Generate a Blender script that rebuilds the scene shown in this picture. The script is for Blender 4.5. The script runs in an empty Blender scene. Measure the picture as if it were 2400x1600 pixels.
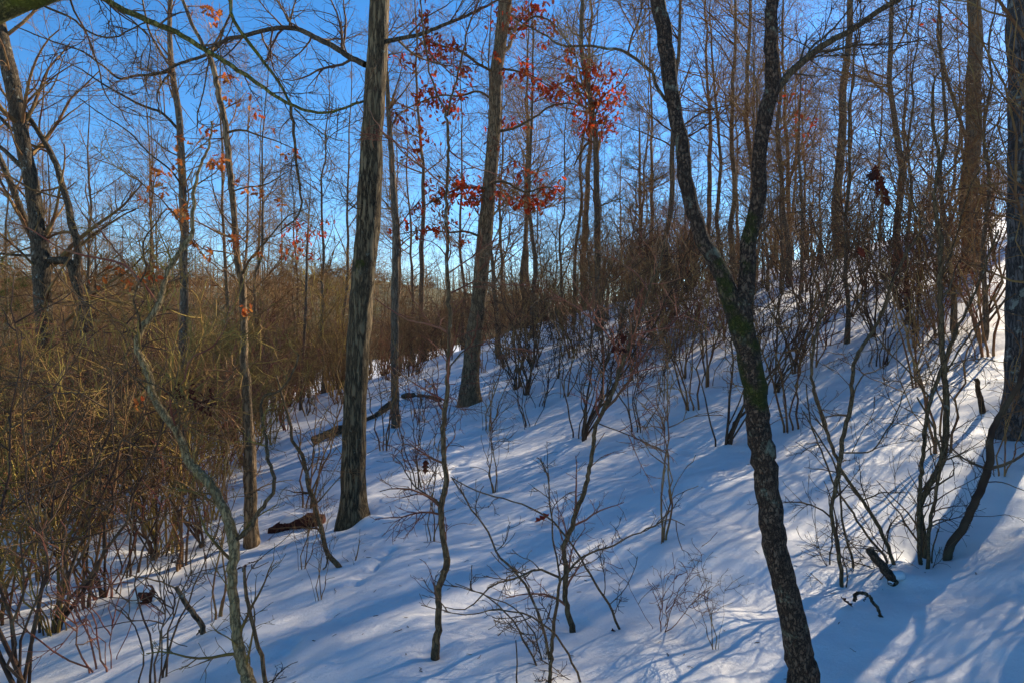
import bpy, math, random
import numpy as np
from mathutils import Vector, Matrix, Quaternion

# ------------------------------------------------------------------ camera, sky, sun, exposure
sc = bpy.context.scene
COL = sc.collection
FPX, CX, HY = 1600.0, 1200.0, 740.0          # focal length / centre / horizon in photograph pixels (2400 x 1600)
cam = bpy.data.cameras.new('camera'); cam_o = bpy.data.objects.new('camera', cam); COL.objects.link(cam_o)
cam.sensor_width = 36.0; cam.lens = 24.0; cam.shift_y = (HY - 800.0) / 2400.0
cam.clip_start = 0.05; cam.clip_end = 2000.0
cam_o.location = (0, 0, 0); cam_o.rotation_euler = (math.radians(90), 0, 0)
sc.camera = cam_o

SUN_AZ, SUN_EL = math.radians(47.5), math.radians(28.0)
world = bpy.data.worlds.new('World'); sc.world = world; world.use_nodes = True
wn = world.node_tree.nodes; wl = world.node_tree.links
for n in list(wn): wn.remove(n)
sky = wn.new('ShaderNodeTexSky'); sky.sky_type = 'NISHITA'; sky.sun_disc = False
sky.sun_elevation = SUN_EL; sky.sun_rotation = SUN_AZ
sky.altitude = 1200; sky.air_density = 1.0; sky.dust_density = 0.25; sky.ozone_density = 4.0
hs = wn.new('ShaderNodeHueSaturation'); hs.inputs['Saturation'].default_value = 1.24; hs.inputs['Value'].default_value = 1.0
bg = wn.new('ShaderNodeBackground'); bg.inputs['Strength'].default_value = 0.1
wo = wn.new('ShaderNodeOutputWorld')
wl.new(sky.outputs[0], hs.inputs['Color']); wl.new(hs.outputs[0], bg.inputs['Color']); wl.new(bg.outputs[0], wo.inputs['Surface'])
sun = bpy.data.lights.new('sun', 'SUN'); sun.energy = 5.0; sun.angle = math.radians(0.5); sun.color = (1.0, 0.88, 0.69)
sun_o = bpy.data.objects.new('sun', sun); COL.objects.link(sun_o)
SDIR = Vector((math.sin(SUN_AZ) * math.cos(SUN_EL), math.cos(SUN_AZ) * math.cos(SUN_EL), math.sin(SUN_EL)))
sun_o.rotation_euler = SDIR.to_track_quat('Z', 'Y').to_euler(); sun_o.location = SDIR * 60
vs = sc.view_settings; vs.view_transform = 'Standard'; vs.look = 'None'; vs.gamma = 1.0; vs.exposure = 1.08
vs.use_curve_mapping = False
sc.cycles.max_bounces = 4; sc.cycles.diffuse_bounces = 2; sc.cycles.glossy_bounces = 2
sc.cycles.transmission_bounces = 3; sc.cycles.transparent_max_bounces = 4
sc.cycles.use_denoising = True
sc.cycles.use_adaptive_sampling = True; sc.cycles.adaptive_threshold = .02; sc.cycles.adaptive_min_samples = 24
sc.render.film_transparent = False

# ------------------------------------------------------------------ helpers
def hash01(i, j, s):
    h = (i.astype(np.int64) * 374761393 + j.astype(np.int64) * 668265263 + s * 974634777) & 0x7fffffff
    h = ((h ^ (h >> 13)) * 1274126177) & 0x7fffffff
    h = h ^ (h >> 16)
    return (h & 0xffff) / 65535.0
def vnoise(x, y, s=0):
    i = np.floor(x); j = np.floor(y); u = x - i; v = y - j
    u = u * u * u * (u * (u * 6 - 15) + 10); v = v * v * v * (v * (v * 6 - 15) + 10)
    a = hash01(i, j, s); b = hash01(i + 1, j, s); c = hash01(i, j + 1, s); d = hash01(i + 1, j + 1, s)
    return (a + (b - a) * u + (c - a) * v + (a - b - c + d) * u * v) * 2 - 1
def W(px, py, d):
    return np.array([(px - CX) / FPX * d, d, (HY - py) / FPX * d])

# ---- terrain: a thin-plate surface through surveyed points (pixel, pixel, metres away) or (x, y, z)
ANCH = [W(*a) for a in [
    (1885, 1640, 2.9), (1200, 1600, 3.0), (300, 1600, 3.7), (0, 1600, 4.1), (2400, 1600, 2.7), (1020, 1530, 3.4), (1341, 1466, 3.8),
    (828, 1222, 6.8), (582, 1277, 6.7), (1100, 938, 12.5), (927, 993, 11.5), (1365, 1020, 9.3), (2390, 1000, 6.0), (2225, 1290, 4.3),
    (2085, 1365, 3.9), (1700, 1030, 8.2), (2050, 900, 9.0), (2150, 770, 11.0), (2260, 552, 19.0), (2000, 605, 19.0), (1800, 650, 20.0),
    (1550, 700, 22.0), (1300, 745, 24.0), (1150, 800, 26.0), (900, 880, 22.0), (700, 980, 14.0), (400, 1240, 8.0), (100, 1450, 5.3), (0, 1250, 8.6)]]
ANCH += [np.array(a, float) for a in [(0, 0, -1.72), (-12, 15, -4.0), (-20, 25, -6.3), (-40, 50, -9.5), (-20, 42, -6.2), (-5, 36, -2.6),
    (12, 42, 1.6), (0, 46, -1.6), (24, 24, 5.0), (32, 50, 4.5), (10, 6, 0.5), (15, 10, 2.4), (8, 0, -0.2), (26, 5, 4.6), (0, -12, -2.2),
    (-14, 0, -4.4), (16, -12, 1.5), (-30, 10, -7.5), (60, 60, 6), (0, 90, -3.0), (-70, 90, -10), (60, 10, 8), (40, 100, 3), (-14, -14, -5), (-90, 30, -11), (-60,130,-8), (20,130,0)]]
ANCH = np.array(ANCH)
def _U(r2): return np.where(r2 > 1e-9, r2 * np.log(r2 + 1e-12), 0.0)
_n = len(ANCH); _d2 = ((ANCH[:, None, :2] - ANCH[None, :, :2]) ** 2).sum(-1)
_A = np.zeros((_n + 3, _n + 3)); _A[:_n, :_n] = _U(_d2) + np.eye(_n) * 0.6
_A[:_n, _n] = 1; _A[:_n, _n + 1:] = ANCH[:, :2]; _A[_n, :_n] = 1; _A[_n + 1:, :_n] = ANCH[:, :2].T
_b = np.zeros(_n + 3); _b[:_n] = ANCH[:, 2]
_w = np.linalg.solve(_A, _b)
DENTS = []            # (x, y, radius, height)
def terrain(x, y, full=True):
    x = np.asarray(x, float); y = np.asarray(y, float); sh = x.shape
    x = x.ravel(); y = y.ravel(); out = np.empty_like(x)
    for k in range(0, len(x), 20000):
        xs = x[k:k + 20000]; ys = y[k:k + 20000]
        r2 = (xs[:, None] - ANCH[None, :, 0]) ** 2 + (ys[:, None] - ANCH[None, :, 1]) ** 2
        out[k:k + 20000] = _U(r2) @ _w[:_n] + _w[_n] + _w[_n + 1] * xs + _w[_n + 2] * ys
    out += 0.055 * vnoise(x * .55 + 3, y * .55, 1) + 0.036 * vnoise(x * 1.3, y * 1.3 + 7, 2) + 0.018 * vnoise(x * 2.7 + y * .6, y * 3.1, 3)
    if full:
        out += 0.007 * vnoise(x * 7.3, y * 7.3, 4) + .004 * vnoise(x * 15 + 2, y * 15, 5)
        for (dx, dy, r, h) in DENTS:
            m = (np.abs(x - dx) < 3 * r) & (np.abs(y - dy) < 3 * r)
            if m.any(): out[m] += h * np.exp(-((x[m] - dx) ** 2 + (y[m] - dy) ** 2) / (r * r))
    return out.reshape(sh)
def hit(px, py):
    ds = np.linspace(1.6, 45, 3000); X = (px - CX) / FPX * ds; Z = (HY - py) / FPX * ds
    g = terrain(X, ds, False); k = np.argmax(Z < g)
    return float(ds[k]) if (Z < g).any() else 45.0
def gz(x, y): return float(terrain(np.array([x]), np.array([y]), False)[0])

def norm(a): return a / np.maximum(np.linalg.norm(a, axis=-1, keepdims=True), 1e-9)
def mesh_quads(name, V, F, smooth=True):
    me = bpy.data.meshes.new(name)
    V = np.ascontiguousarray(V, np.float32); F = np.ascontiguousarray(F, np.int32)
    me.vertices.add(len(V)); me.vertices.foreach_set('co', V.ravel())
    k = F.shape[1]
    me.loops.add(F.size); me.loops.foreach_set('vertex_index', F.ravel())
    me.polygons.add(len(F)); me.polygons.foreach_set('loop_start', np.arange(0, F.size, k, dtype=np.int32))
    if smooth: me.polygons.foreach_set('use_smooth', np.ones(len(F), bool))
    me.update(calc_edges=True)
    return me
def tubes(groups):
    VV, FF, off = [], [], 0
    for P, R, S in groups:
        if len(P) == 0: continue
        M, N, _ = P.shape
        T = norm(np.gradient(P, axis=1)); mean = norm(P[:, -1] - P[:, 0])
        ref = np.where(np.abs(mean[:, :1]) > 0.75, np.array([[0., 1., 0.]]), np.array([[1., 0., 0.]]))
        ref = np.where(np.abs((ref * mean).sum(-1, keepdims=True)) > 0.75, np.array([[0., 0., 1.]]), ref)
        U = norm(np.cross(T, ref[:, None, :])); Vv = np.cross(T, U)
        a = np.arange(S) * 2 * math.pi / S
        ring = P[:, :, None, :] + R[:, :, None, None] * (np.cos(a)[None, None, :, None] * U[:, :, None, :] + np.sin(a)[None, None, :, None] * Vv[:, :, None, :])
        VV.append(ring.reshape(-1, 3))
        m = np.arange(M)[:, None, None] * (N * S); i = np.arange(N - 1)[None, :, None] * S; j = np.arange(S)[None, None, :]; j2 = (j + 1) % S
        F = np.stack([m + i + j, m + i + j2, m + i + S + j2, m + i + S + j], -1).reshape(-1, 4) + off
        FF.append(F); off += M * N * S
    return np.concatenate(VV), np.concatenate(FF)
def smooth(pts, n):
    pts = np.asarray(pts, float)
    if len(pts) == 2: return pts[0] + (pts[1] - pts[0]) * np.linspace(0, 1, n)[:, None]
    seg = np.linalg.norm(np.diff(pts[:, :3], axis=0), axis=1) + 1e-6
    t = np.concatenate([[0], np.cumsum(seg)]); m = np.gradient(pts, t, axis=0)
    s = np.linspace(0, t[-1], n); k = np.clip(np.searchsorted(t, s, 'right') - 1, 0, len(t) - 2)
    h = (t[k + 1] - t[k])[:, None]; u = ((s - t[k])[:, None]) / h
    return (2 * u**3 - 3 * u**2 + 1) * pts[k] + (u**3 - 2 * u**2 + u) * h * m[k] + (-2 * u**3 + 3 * u**2) * pts[k + 1] + (u**3 - u**2) * h * m[k + 1]
def resample(P, R, n):
    s = np.linspace(0, len(P) - 1, n); k = np.clip(s.astype(int), 0, len(P) - 2); u = s - k
    return P[k] + (P[k + 1] - P[k]) * u[:, None], R[k] + (R[k + 1] - R[k]) * u
def spawn(rng, P, R, count, t0, t1, L, ang, rr, n, wig, up, rmin=0.0012, rmax=9., taper=.3, Lt=.45, flat=0.0, side=None):
    """children curves growing out of the parent curves P (K,N,3)"""
    K, N, _ = P.shape
    ln = np.linalg.norm(np.diff(P, axis=1), axis=-1).sum(1) + 1e-6
    idx = rng.choice(K, count, p=ln / ln.sum()); t = rng.uniform(t0, t1, count)
    s = t * (N - 1); k = np.clip(s.astype(int), 0, N - 2); u = (s - k)[:, None]
    pos = P[idx, k] * (1 - u) + P[idx, k + 1] * u; r0 = R[idx, k] * (1 - u[:, 0]) + R[idx, k + 1] * u[:, 0]
    tan = norm(P[idx, k + 1] - P[idx, k])
    rnd = rng.normal(size=(count, 3)); rnd[:, 2] *= 1 - flat
    if side is not None: rnd = rnd + np.asarray(side)
    perp = norm(rnd - (rnd * tan).sum(-1, keepdims=True) * tan)
    a = rng.uniform(ang[0], ang[1], count)[:, None]
    d = np.cos(a) * tan + np.sin(a) * perp
    length = rng.uniform(L[0], L[1], count) * (1 - Lt * t)
    rad = np.clip(np.minimum(r0 * rr, length * 0.022 + .001) * rng.uniform(.7, 1.0, count), rmin, rmax)
    rad = np.minimum(rad, np.maximum(r0 * .95, rmin))
    C = np.empty((count, n, 3)); C[:, 0] = pos
    step = (length / (n - 1))[:, None]
    bend = rng.normal(size=(count, 3)) * wig * .4
    for i in range(1, n):
        d = norm(d + rng.normal(size=(count, 3)) * wig + bend + np.array([0, 0, up]))
        C[:, i] = C[:, i - 1] + d * step
    RR = rad[:, None] * np.linspace(1, taper, n)[None, :]
    return C, np.maximum(RR, rmin * .7)
def stackn(curves, n):
    a = [resample(P, R, n) for P, R in curves]
    return np.array([x[0] for x in a]), np.array([x[1] for x in a])

# ------------------------------------------------------------------ materials
def newmat(name):
    m = bpy.data.materials.new(name); m.use_nodes = True
    nt = m.node_tree; b = nt.nodes['Principled BSDF']; return m, nt, b
def N_(nt, t, **kw):
    n = nt.nodes.new(t)
    for k, v in kw.items():
        if k in n.inputs: n.inputs[k].default_value = v
        else: setattr(n, k, v)
    return n
def ramp(nt, fac, stops):
    r = nt.nodes.new('ShaderNodeValToRGB'); e = r.color_ramp.elements
    while len(e) < len(stops): e.new(0.5)
    for q, (p, c) in zip(e, stops):
        q.position = p; q.color = (*c, 1) if len(c) == 3 else c
    nt.links.new(fac, r.inputs[0]); return r
def mixc(nt, fac, a, b):
    m = nt.nodes.new('ShaderNodeMix'); m.data_type = 'RGBA'
    for s, v in ((m.inputs['Factor'], fac), (m.inputs['A'], a), (m.inputs['B'], b)):
        if hasattr(v, 'is_output'): nt.links.new(v, s)
        else: s.default_value = v if not isinstance(v, tuple) else (*v, 1)
    return m.outputs['Result']
def mth(nt, op, a, b=None, clamp=False):
    m = nt.nodes.new('ShaderNodeMath'); m.operation = op; m.use_clamp = clamp
    for s, v in zip(m.inputs, (a, b)):
        if v is None: continue
        if hasattr(v, 'is_output'): nt.links.new(v, s)
        else: s.default_value = v
    return m.outputs[0]
def bark(name, dark, light, lichen=.3, moss=.15, scale=1.0, bump=.012, lichen_c=(.30, .32, .26), moss_c=(.06, .062, .01), moss_z=None, zs=.22, vsc=26.0):
    m, nt, b = newmat(name); L = nt.links
    tc = N_(nt, 'ShaderNodeTexCoord'); mp = N_(nt, 'ShaderNodeMapping'); mp.inputs['Scale'].default_value = (scale, scale, scale * zs)
    L.new(tc.outputs['Object'], mp.inputs[0])
    n1 = N_(nt, 'ShaderNodeTexNoise', Scale=34.0, Detail=5.0, Roughness=.62); L.new(mp.outputs[0], n1.inputs['Vector'])
    v1 = N_(nt, 'ShaderNodeTexVoronoi', Scale=vsc); v1.feature = 'DISTANCE_TO_EDGE'
    dist = N_(nt, 'ShaderNodeMixRGB'); dist.inputs[0].default_value = .08
    L.new(mp.outputs[0], dist.inputs[1]); L.new(n1.outputs['Color'], dist.inputs[2]); L.new(dist.outputs[0], v1.inputs['Vector'])
    plate = mth(nt, 'MULTIPLY', v1.outputs['Distance'], 5.0, True)
    h = mth(nt, 'ADD', mth(nt, 'MULTIPLY', plate, .6), mth(nt, 'MULTIPLY', n1.outputs['Fac'], .6))
    base = ramp(nt, h, [(.25, dark), (.62, tuple((a + c) / 2 for a, c in zip(dark, light))), (.95, light)]).outputs[0]
    n0 = N_(nt, 'ShaderNodeTexNoise', Scale=2.2, Detail=3.0); L.new(tc.outputs['Object'], n0.inputs['Vector'])
    base = mixc(nt, ramp(nt, n0.outputs['Fac'], [(.35, (0, 0, 0)), (.7, (.5, .5, .5))]).outputs[0], base, tuple(c * .55 for c in light))
    n2 = N_(nt, 'ShaderNodeTexNoise', Scale=7.0, Detail=6.0, Roughness=.7); L.new(tc.outputs['Object'], n2.inputs['Vector'])
    lf = ramp(nt, n2.outputs['Fac'], [(.66 - .3 * lichen, (0, 0, 0)), (.72 - .3 * lichen, (.85, .85, .85))]).outputs[0]
    base = mixc(nt, lf, base, lichen_c)
    n3 = N_(nt, 'ShaderNodeTexNoise', Scale=3.4, Detail=6.0, Roughness=.65)
    mo = N_(nt, 'ShaderNodeVectorMath'); mo.operation = 'ADD'; mo.inputs[1].default_value = (5, 9, 2); L.new(tc.outputs['Object'], mo.inputs[0]); L.new(mo.outputs[0], n3.inputs['Vector'])
    mf = n3.outputs['Fac']
    if moss_z:
        sx = N_(nt, 'ShaderNodeSeparateXYZ'); L.new(tc.outputs['Object'], sx.inputs[0])
        g = None
        for (zc, zw, am) in moss_z:
            q = mth(nt, 'DIVIDE', mth(nt, 'ABSOLUTE', mth(nt, 'SUBTRACT', sx.outputs['Z'], zc)), zw)
            q = mth(nt, 'MULTIPLY', mth(nt, 'SUBTRACT', 1.0, q, True), am)
            g = q if g is None else mth(nt, 'ADD', g, q)
        mf = mth(nt, 'ADD', mf, g)
    mf = ramp(nt, mf, [(.72 - .25 * moss, (0, 0, 0)), (.80 - .25 * moss, (.95, .95, .95))]).outputs[0]
    base = mixc(nt, mf, base, moss_c)
    L.new(base, b.inputs['Base Color']); b.inputs['Roughness'].default_value = .9; b.inputs['Specular IOR Level'].default_value = .2
    bp = N_(nt, 'ShaderNodeBump', Strength=1.0, Distance=bump); L.new(h, bp.inputs['Height']); L.new(bp.outputs[0], b.inputs['Normal'])
    return m
def twigmat(name, c1, c2, c3):
    m, nt, b = newmat(name); L = nt.links
    tc = N_(nt, 'ShaderNodeTexCoord'); oi = N_(nt, 'ShaderNodeObjectInfo')
    n1 = N_(nt, 'ShaderNodeTexNoise', Scale=4.0, Detail=3.0); L.new(tc.outputs['Object'], n1.inputs['Vector'])
    c = ramp(nt, n1.outputs['Fac'], [(.36, c1), (.5, c2), (.64, c3)]).outputs[0]
    hsv = N_(nt, 'ShaderNodeHueSaturation'); L.new(c, hsv.inputs['Color'])
    L.new(mth(nt, 'ADD', mth(nt, 'MULTIPLY', oi.outputs['Random'], .5), .75), hsv.inputs['Value'])
    L.new(hsv.outputs[0], b.inputs['Base Color']); b.inputs['Roughness'].default_value = .75; b.inputs['Specular IOR Level'].default_value = .12
    return m
def leafmat(name, stops, trans=.5):
    m, nt, b = newmat(name); L = nt.links
    oi = N_(nt, 'ShaderNodeObjectInfo'); tc = N_(nt, 'ShaderNodeTexCoord')
    gi = N_(nt, 'ShaderNodeNewGeometry')
    r = mth(nt, 'FRACT', mth(nt, 'ADD', oi.outputs['Random'], gi.outputs['Random Per Island']))
    c = ramp(nt, r, stops).outputs[0]
    n1 = N_(nt, 'ShaderNodeTexNoise', Scale=30.0, Detail=3.0); L.new(tc.outputs['Object'], n1.inputs['Vector'])
    hsv = N_(nt, 'ShaderNodeHueSaturation'); L.new(c, hsv.inputs['Color'])
    L.new(mth(nt, 'ADD', n1.outputs['Fac'], .5), hsv.inputs['Value'])
    L.new(hsv.outputs[0], b.inputs['Base Color']); b.inputs['Roughness'].default_value = .8; b.inputs['Specular IOR Level'].default_value = .15
    tr = N_(nt, 'ShaderNodeBsdfTranslucent'); L.new(hsv.outputs[0], tr.inputs['Color'])
    ms = N_(nt, 'ShaderNodeMixShader'); ms.inputs[0].default_value = trans
    L.new(b.outputs[0], ms.inputs[1]); L.new(tr.outputs[0], ms.inputs[2])
    L.new(ms.outputs[0], nt.nodes['Material Output'].inputs['Surface'])
    return m

M = {}
m, nt, b = newmat('snow'); L = nt.links
tc = N_(nt, 'ShaderNodeTexCoord')
n1 = N_(nt, 'ShaderNodeTexNoise', Scale=5.5, Detail=6.0, Roughness=.6); L.new(tc.outputs['Object'], n1.inputs['Vector'])
n2 = N_(nt, 'ShaderNodeTexNoise', Scale=60.0, Detail=5.0, Roughness=.75); L.new(tc.outputs['Object'], n2.inputs['Vector'])
c = ramp(nt, n1.outputs['Fac'], [(.3, (.85, .805, .75)), (.7, (.91, .87, .82))]).outputs[0]
L.new(c, b.inputs['Base Color']); b.inputs['Roughness'].default_value = .42; b.inputs['Specular IOR Level'].default_value = .35
bp = N_(nt, 'ShaderNodeBump', Strength=.8, Distance=.007); L.new(n2.outputs['Fac'], bp.inputs['Height'])
bp2 = N_(nt, 'ShaderNodeBump', Strength=.5, Distance=.03); L.new(n1.outputs['Fac'], bp2.inputs['Height']); L.new(bp.outputs[0], bp2.inputs['Normal'])
L.new(bp2.outputs[0], b.inputs['Normal']); M['snow'] = m
m, nt, b = newmat('hillside'); L = nt.links
tc = N_(nt, 'ShaderNodeTexCoord'); n1 = N_(nt, 'ShaderNodeTexNoise', Scale=.35, Detail=8.0, Roughness=.7); L.new(tc.outputs['Object'], n1.inputs['Vector'])
c = ramp(nt, n1.outputs['Fac'], [(.35, (.05, .035, .02)), (.5, (.10, .085, .03)), (.65, (.16, .13, .06))]).outputs[0]
L.new(c, b.inputs['Base Color']); b.inputs['Roughness'].default_value = 1.0; M['hill'] = m

M['barkA'] = bark('bark_furrowed', (.015, .010, .006), (.25, .175, .09), vsc=26.0, zs=.15, bump=.02, lichen=.12, moss=.12, lichen_c=(.25, .24, .16), moss_z=[(2.55, .45, .12), (.2, .5, .14)])
M['barkB'] = bark('bark_brown', (.04, .025, .014), (.32, .21, .11), lichen=.06, moss=.1)
M['barkC'] = bark('bark_flaky', (.02, .012, .008), (.165, .1, .06), vsc=40.0, lichen=.27, moss=.1, scale=1.6, zs=.5, bump=.012, lichen_c=(.25, .235, .15), moss_z=[(1.5, .75, .24)])
M['barkD'] = bark('bark_pale', (.016, .013, .012), (.15, .13, .115), lichen=.3, moss=.05, scale=1.1)
M['barkE'] = bark('bark_dark', (.016, .012, .008), (.17, .12, .07), lichen=.2, moss=.2)
M['barkS'] = bark('bark_sapling', (.042, .024, .012), (.215, .13, .06), lichen=.12, moss=.16, scale=2.4, bump=.003)
M['barkH'] = bark('bark_tan', (.08, .05, .022), (.42, .29, .13), lichen=.08, moss=.12, scale=2.4, bump=.004)
M['barkM'] = bark('bark_mossy', (.08, .07, .02), (.26, .22, .06), lichen=.15, moss=.55, scale=2.0, bump=.01, moss_c=(.17, .17, .02))
M['barkF'] = bark('bark_far', (.06, .042, .028), (.24, .17, .105), lichen=.15, moss=.1, bump=.008)
M['rot'] = bark('rotten_wood', (.03, .008, .005), (.14, .045, .025), lichen=.0, moss=.05, bump=.01)
M['twig'] = twigmat('twig_brown', (.15, .066, .032), (.24, .125, .052), (.31, .19, .07))
M['twig_red'] = twigmat('twig_reddish', (.18, .055, .034), (.26, .10, .055), (.24, .13, .06))
M['twig_olive'] = twigmat('twig_olive', (.21, .11, .04), (.30, .185, .05), (.39, .28, .065))
M['twig_dark'] = twigmat('twig_dark', (.065, .034, .022), (.11, .064, .036), (.16, .10, .05))
M['leaf_red'] = leafmat('leaf_red', [(0, (.4, .04, .014)), (.3, (.6, .065, .018)), (.55, (.28, .035, .016)), (.75, (.5, .13, .03)), (1, (.2, .035, .017))])
M['leaf_orange'] = leafmat('leaf_orange', [(0, (.46, .13, .024)), (.4, (.4, .07, .02)), (.7, (.58, .22, .05)), (1, (.3, .07, .022))])
M['leaf_dark'] = leafmat('leaf_dark', [(0, (.055, .014, .009)), (.5, (.09, .022, .012)), (1, (.05, .018, .01))], .15)
M['pine'] = leafmat('pine_needles', [(0, (.045, .075, .015)), (.5, (.075, .105, .02)), (1, (.06, .085, .025))])
M['wood'] = bark('cut_wood', (.18, .09, .05), (.35, .2, .12), lichen=0, moss=0)

# ------------------------------------------------------------------ object plumbing
def obj(name, me, mat, parent=None, link=True):
    o = bpy.data.objects.new(name, me)
    if me is not None and mat is not None and len(me.materials) == 0: me.materials.append(mat)
    if link: COL.objects.link(o)
    if parent: o.parent = parent
    return o
def tag(o, label, cat, group=None, kind=None):
    o['label'] = label; o['category'] = cat
    if group: o['group'] = group
    if kind: o['kind'] = kind
    return o
def thing(name, label, cat, loc, group=None):
    o = bpy.data.objects.new(name, None); COL.objects.link(o); o.location = loc; o.empty_display_size = .2
    return tag(o, label, cat, group)

def trunk_mesh(P, R, sides=16, amp=.07, seed=0, step=.05, cap=True):
    L_ = np.linalg.norm(np.diff(P, axis=0), axis=1).sum(); n = int(min(max(L_ / step, 8), 260))
    P, R = resample(P, R, n)
    T = norm(np.gradient(P, axis=0)); ref = np.array([0., 1., 0.]) if abs(T[:, 1].mean()) < .8 else np.array([1., 0., 0.])
    U = norm(np.cross(T, ref)); V = np.cross(T, U); a = np.arange(sides) * 2 * math.pi / sides
    s = np.linspace(0, L_, n)
    A_, S_ = np.meshgrid(a, s)
    rr = 1 + amp * (vnoise(np.cos(A_) * 2.2 + seed, S_ * 1.6 + np.sin(A_) * 2.2, 11) + .8 * vnoise(np.cos(A_) * 5 + seed, S_ * 7 + np.sin(A_) * 5, 12))
    ring = P[:, None, :] + (R[:, None] * rr)[:, :, None] * (np.cos(A_)[:, :, None] * U[:, None, :] + np.sin(A_)[:, :, None] * V[:, None, :])
    Vt = ring.reshape(-1, 3)
    i = np.arange(n - 1)[:, None] * sides; j = np.arange(sides)[None, :]; j2 = (j + 1) % sides
    F = np.stack([i + j, i + j2, i + sides + j2, i + sides + j], -1).reshape(-1, 4)
    if cap:
        Vt = np.concatenate([Vt, P[-1:] + T[-1:] * R[-1] * .2]); c = len(Vt) - 1; b0 = (n - 1) * sides
        F = np.concatenate([F, np.array([[b0 + q, b0 + q + 1, b0 + (q + 2) % sides, c] for q in range(0, sides, 2)])])
    return Vt, F

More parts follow.
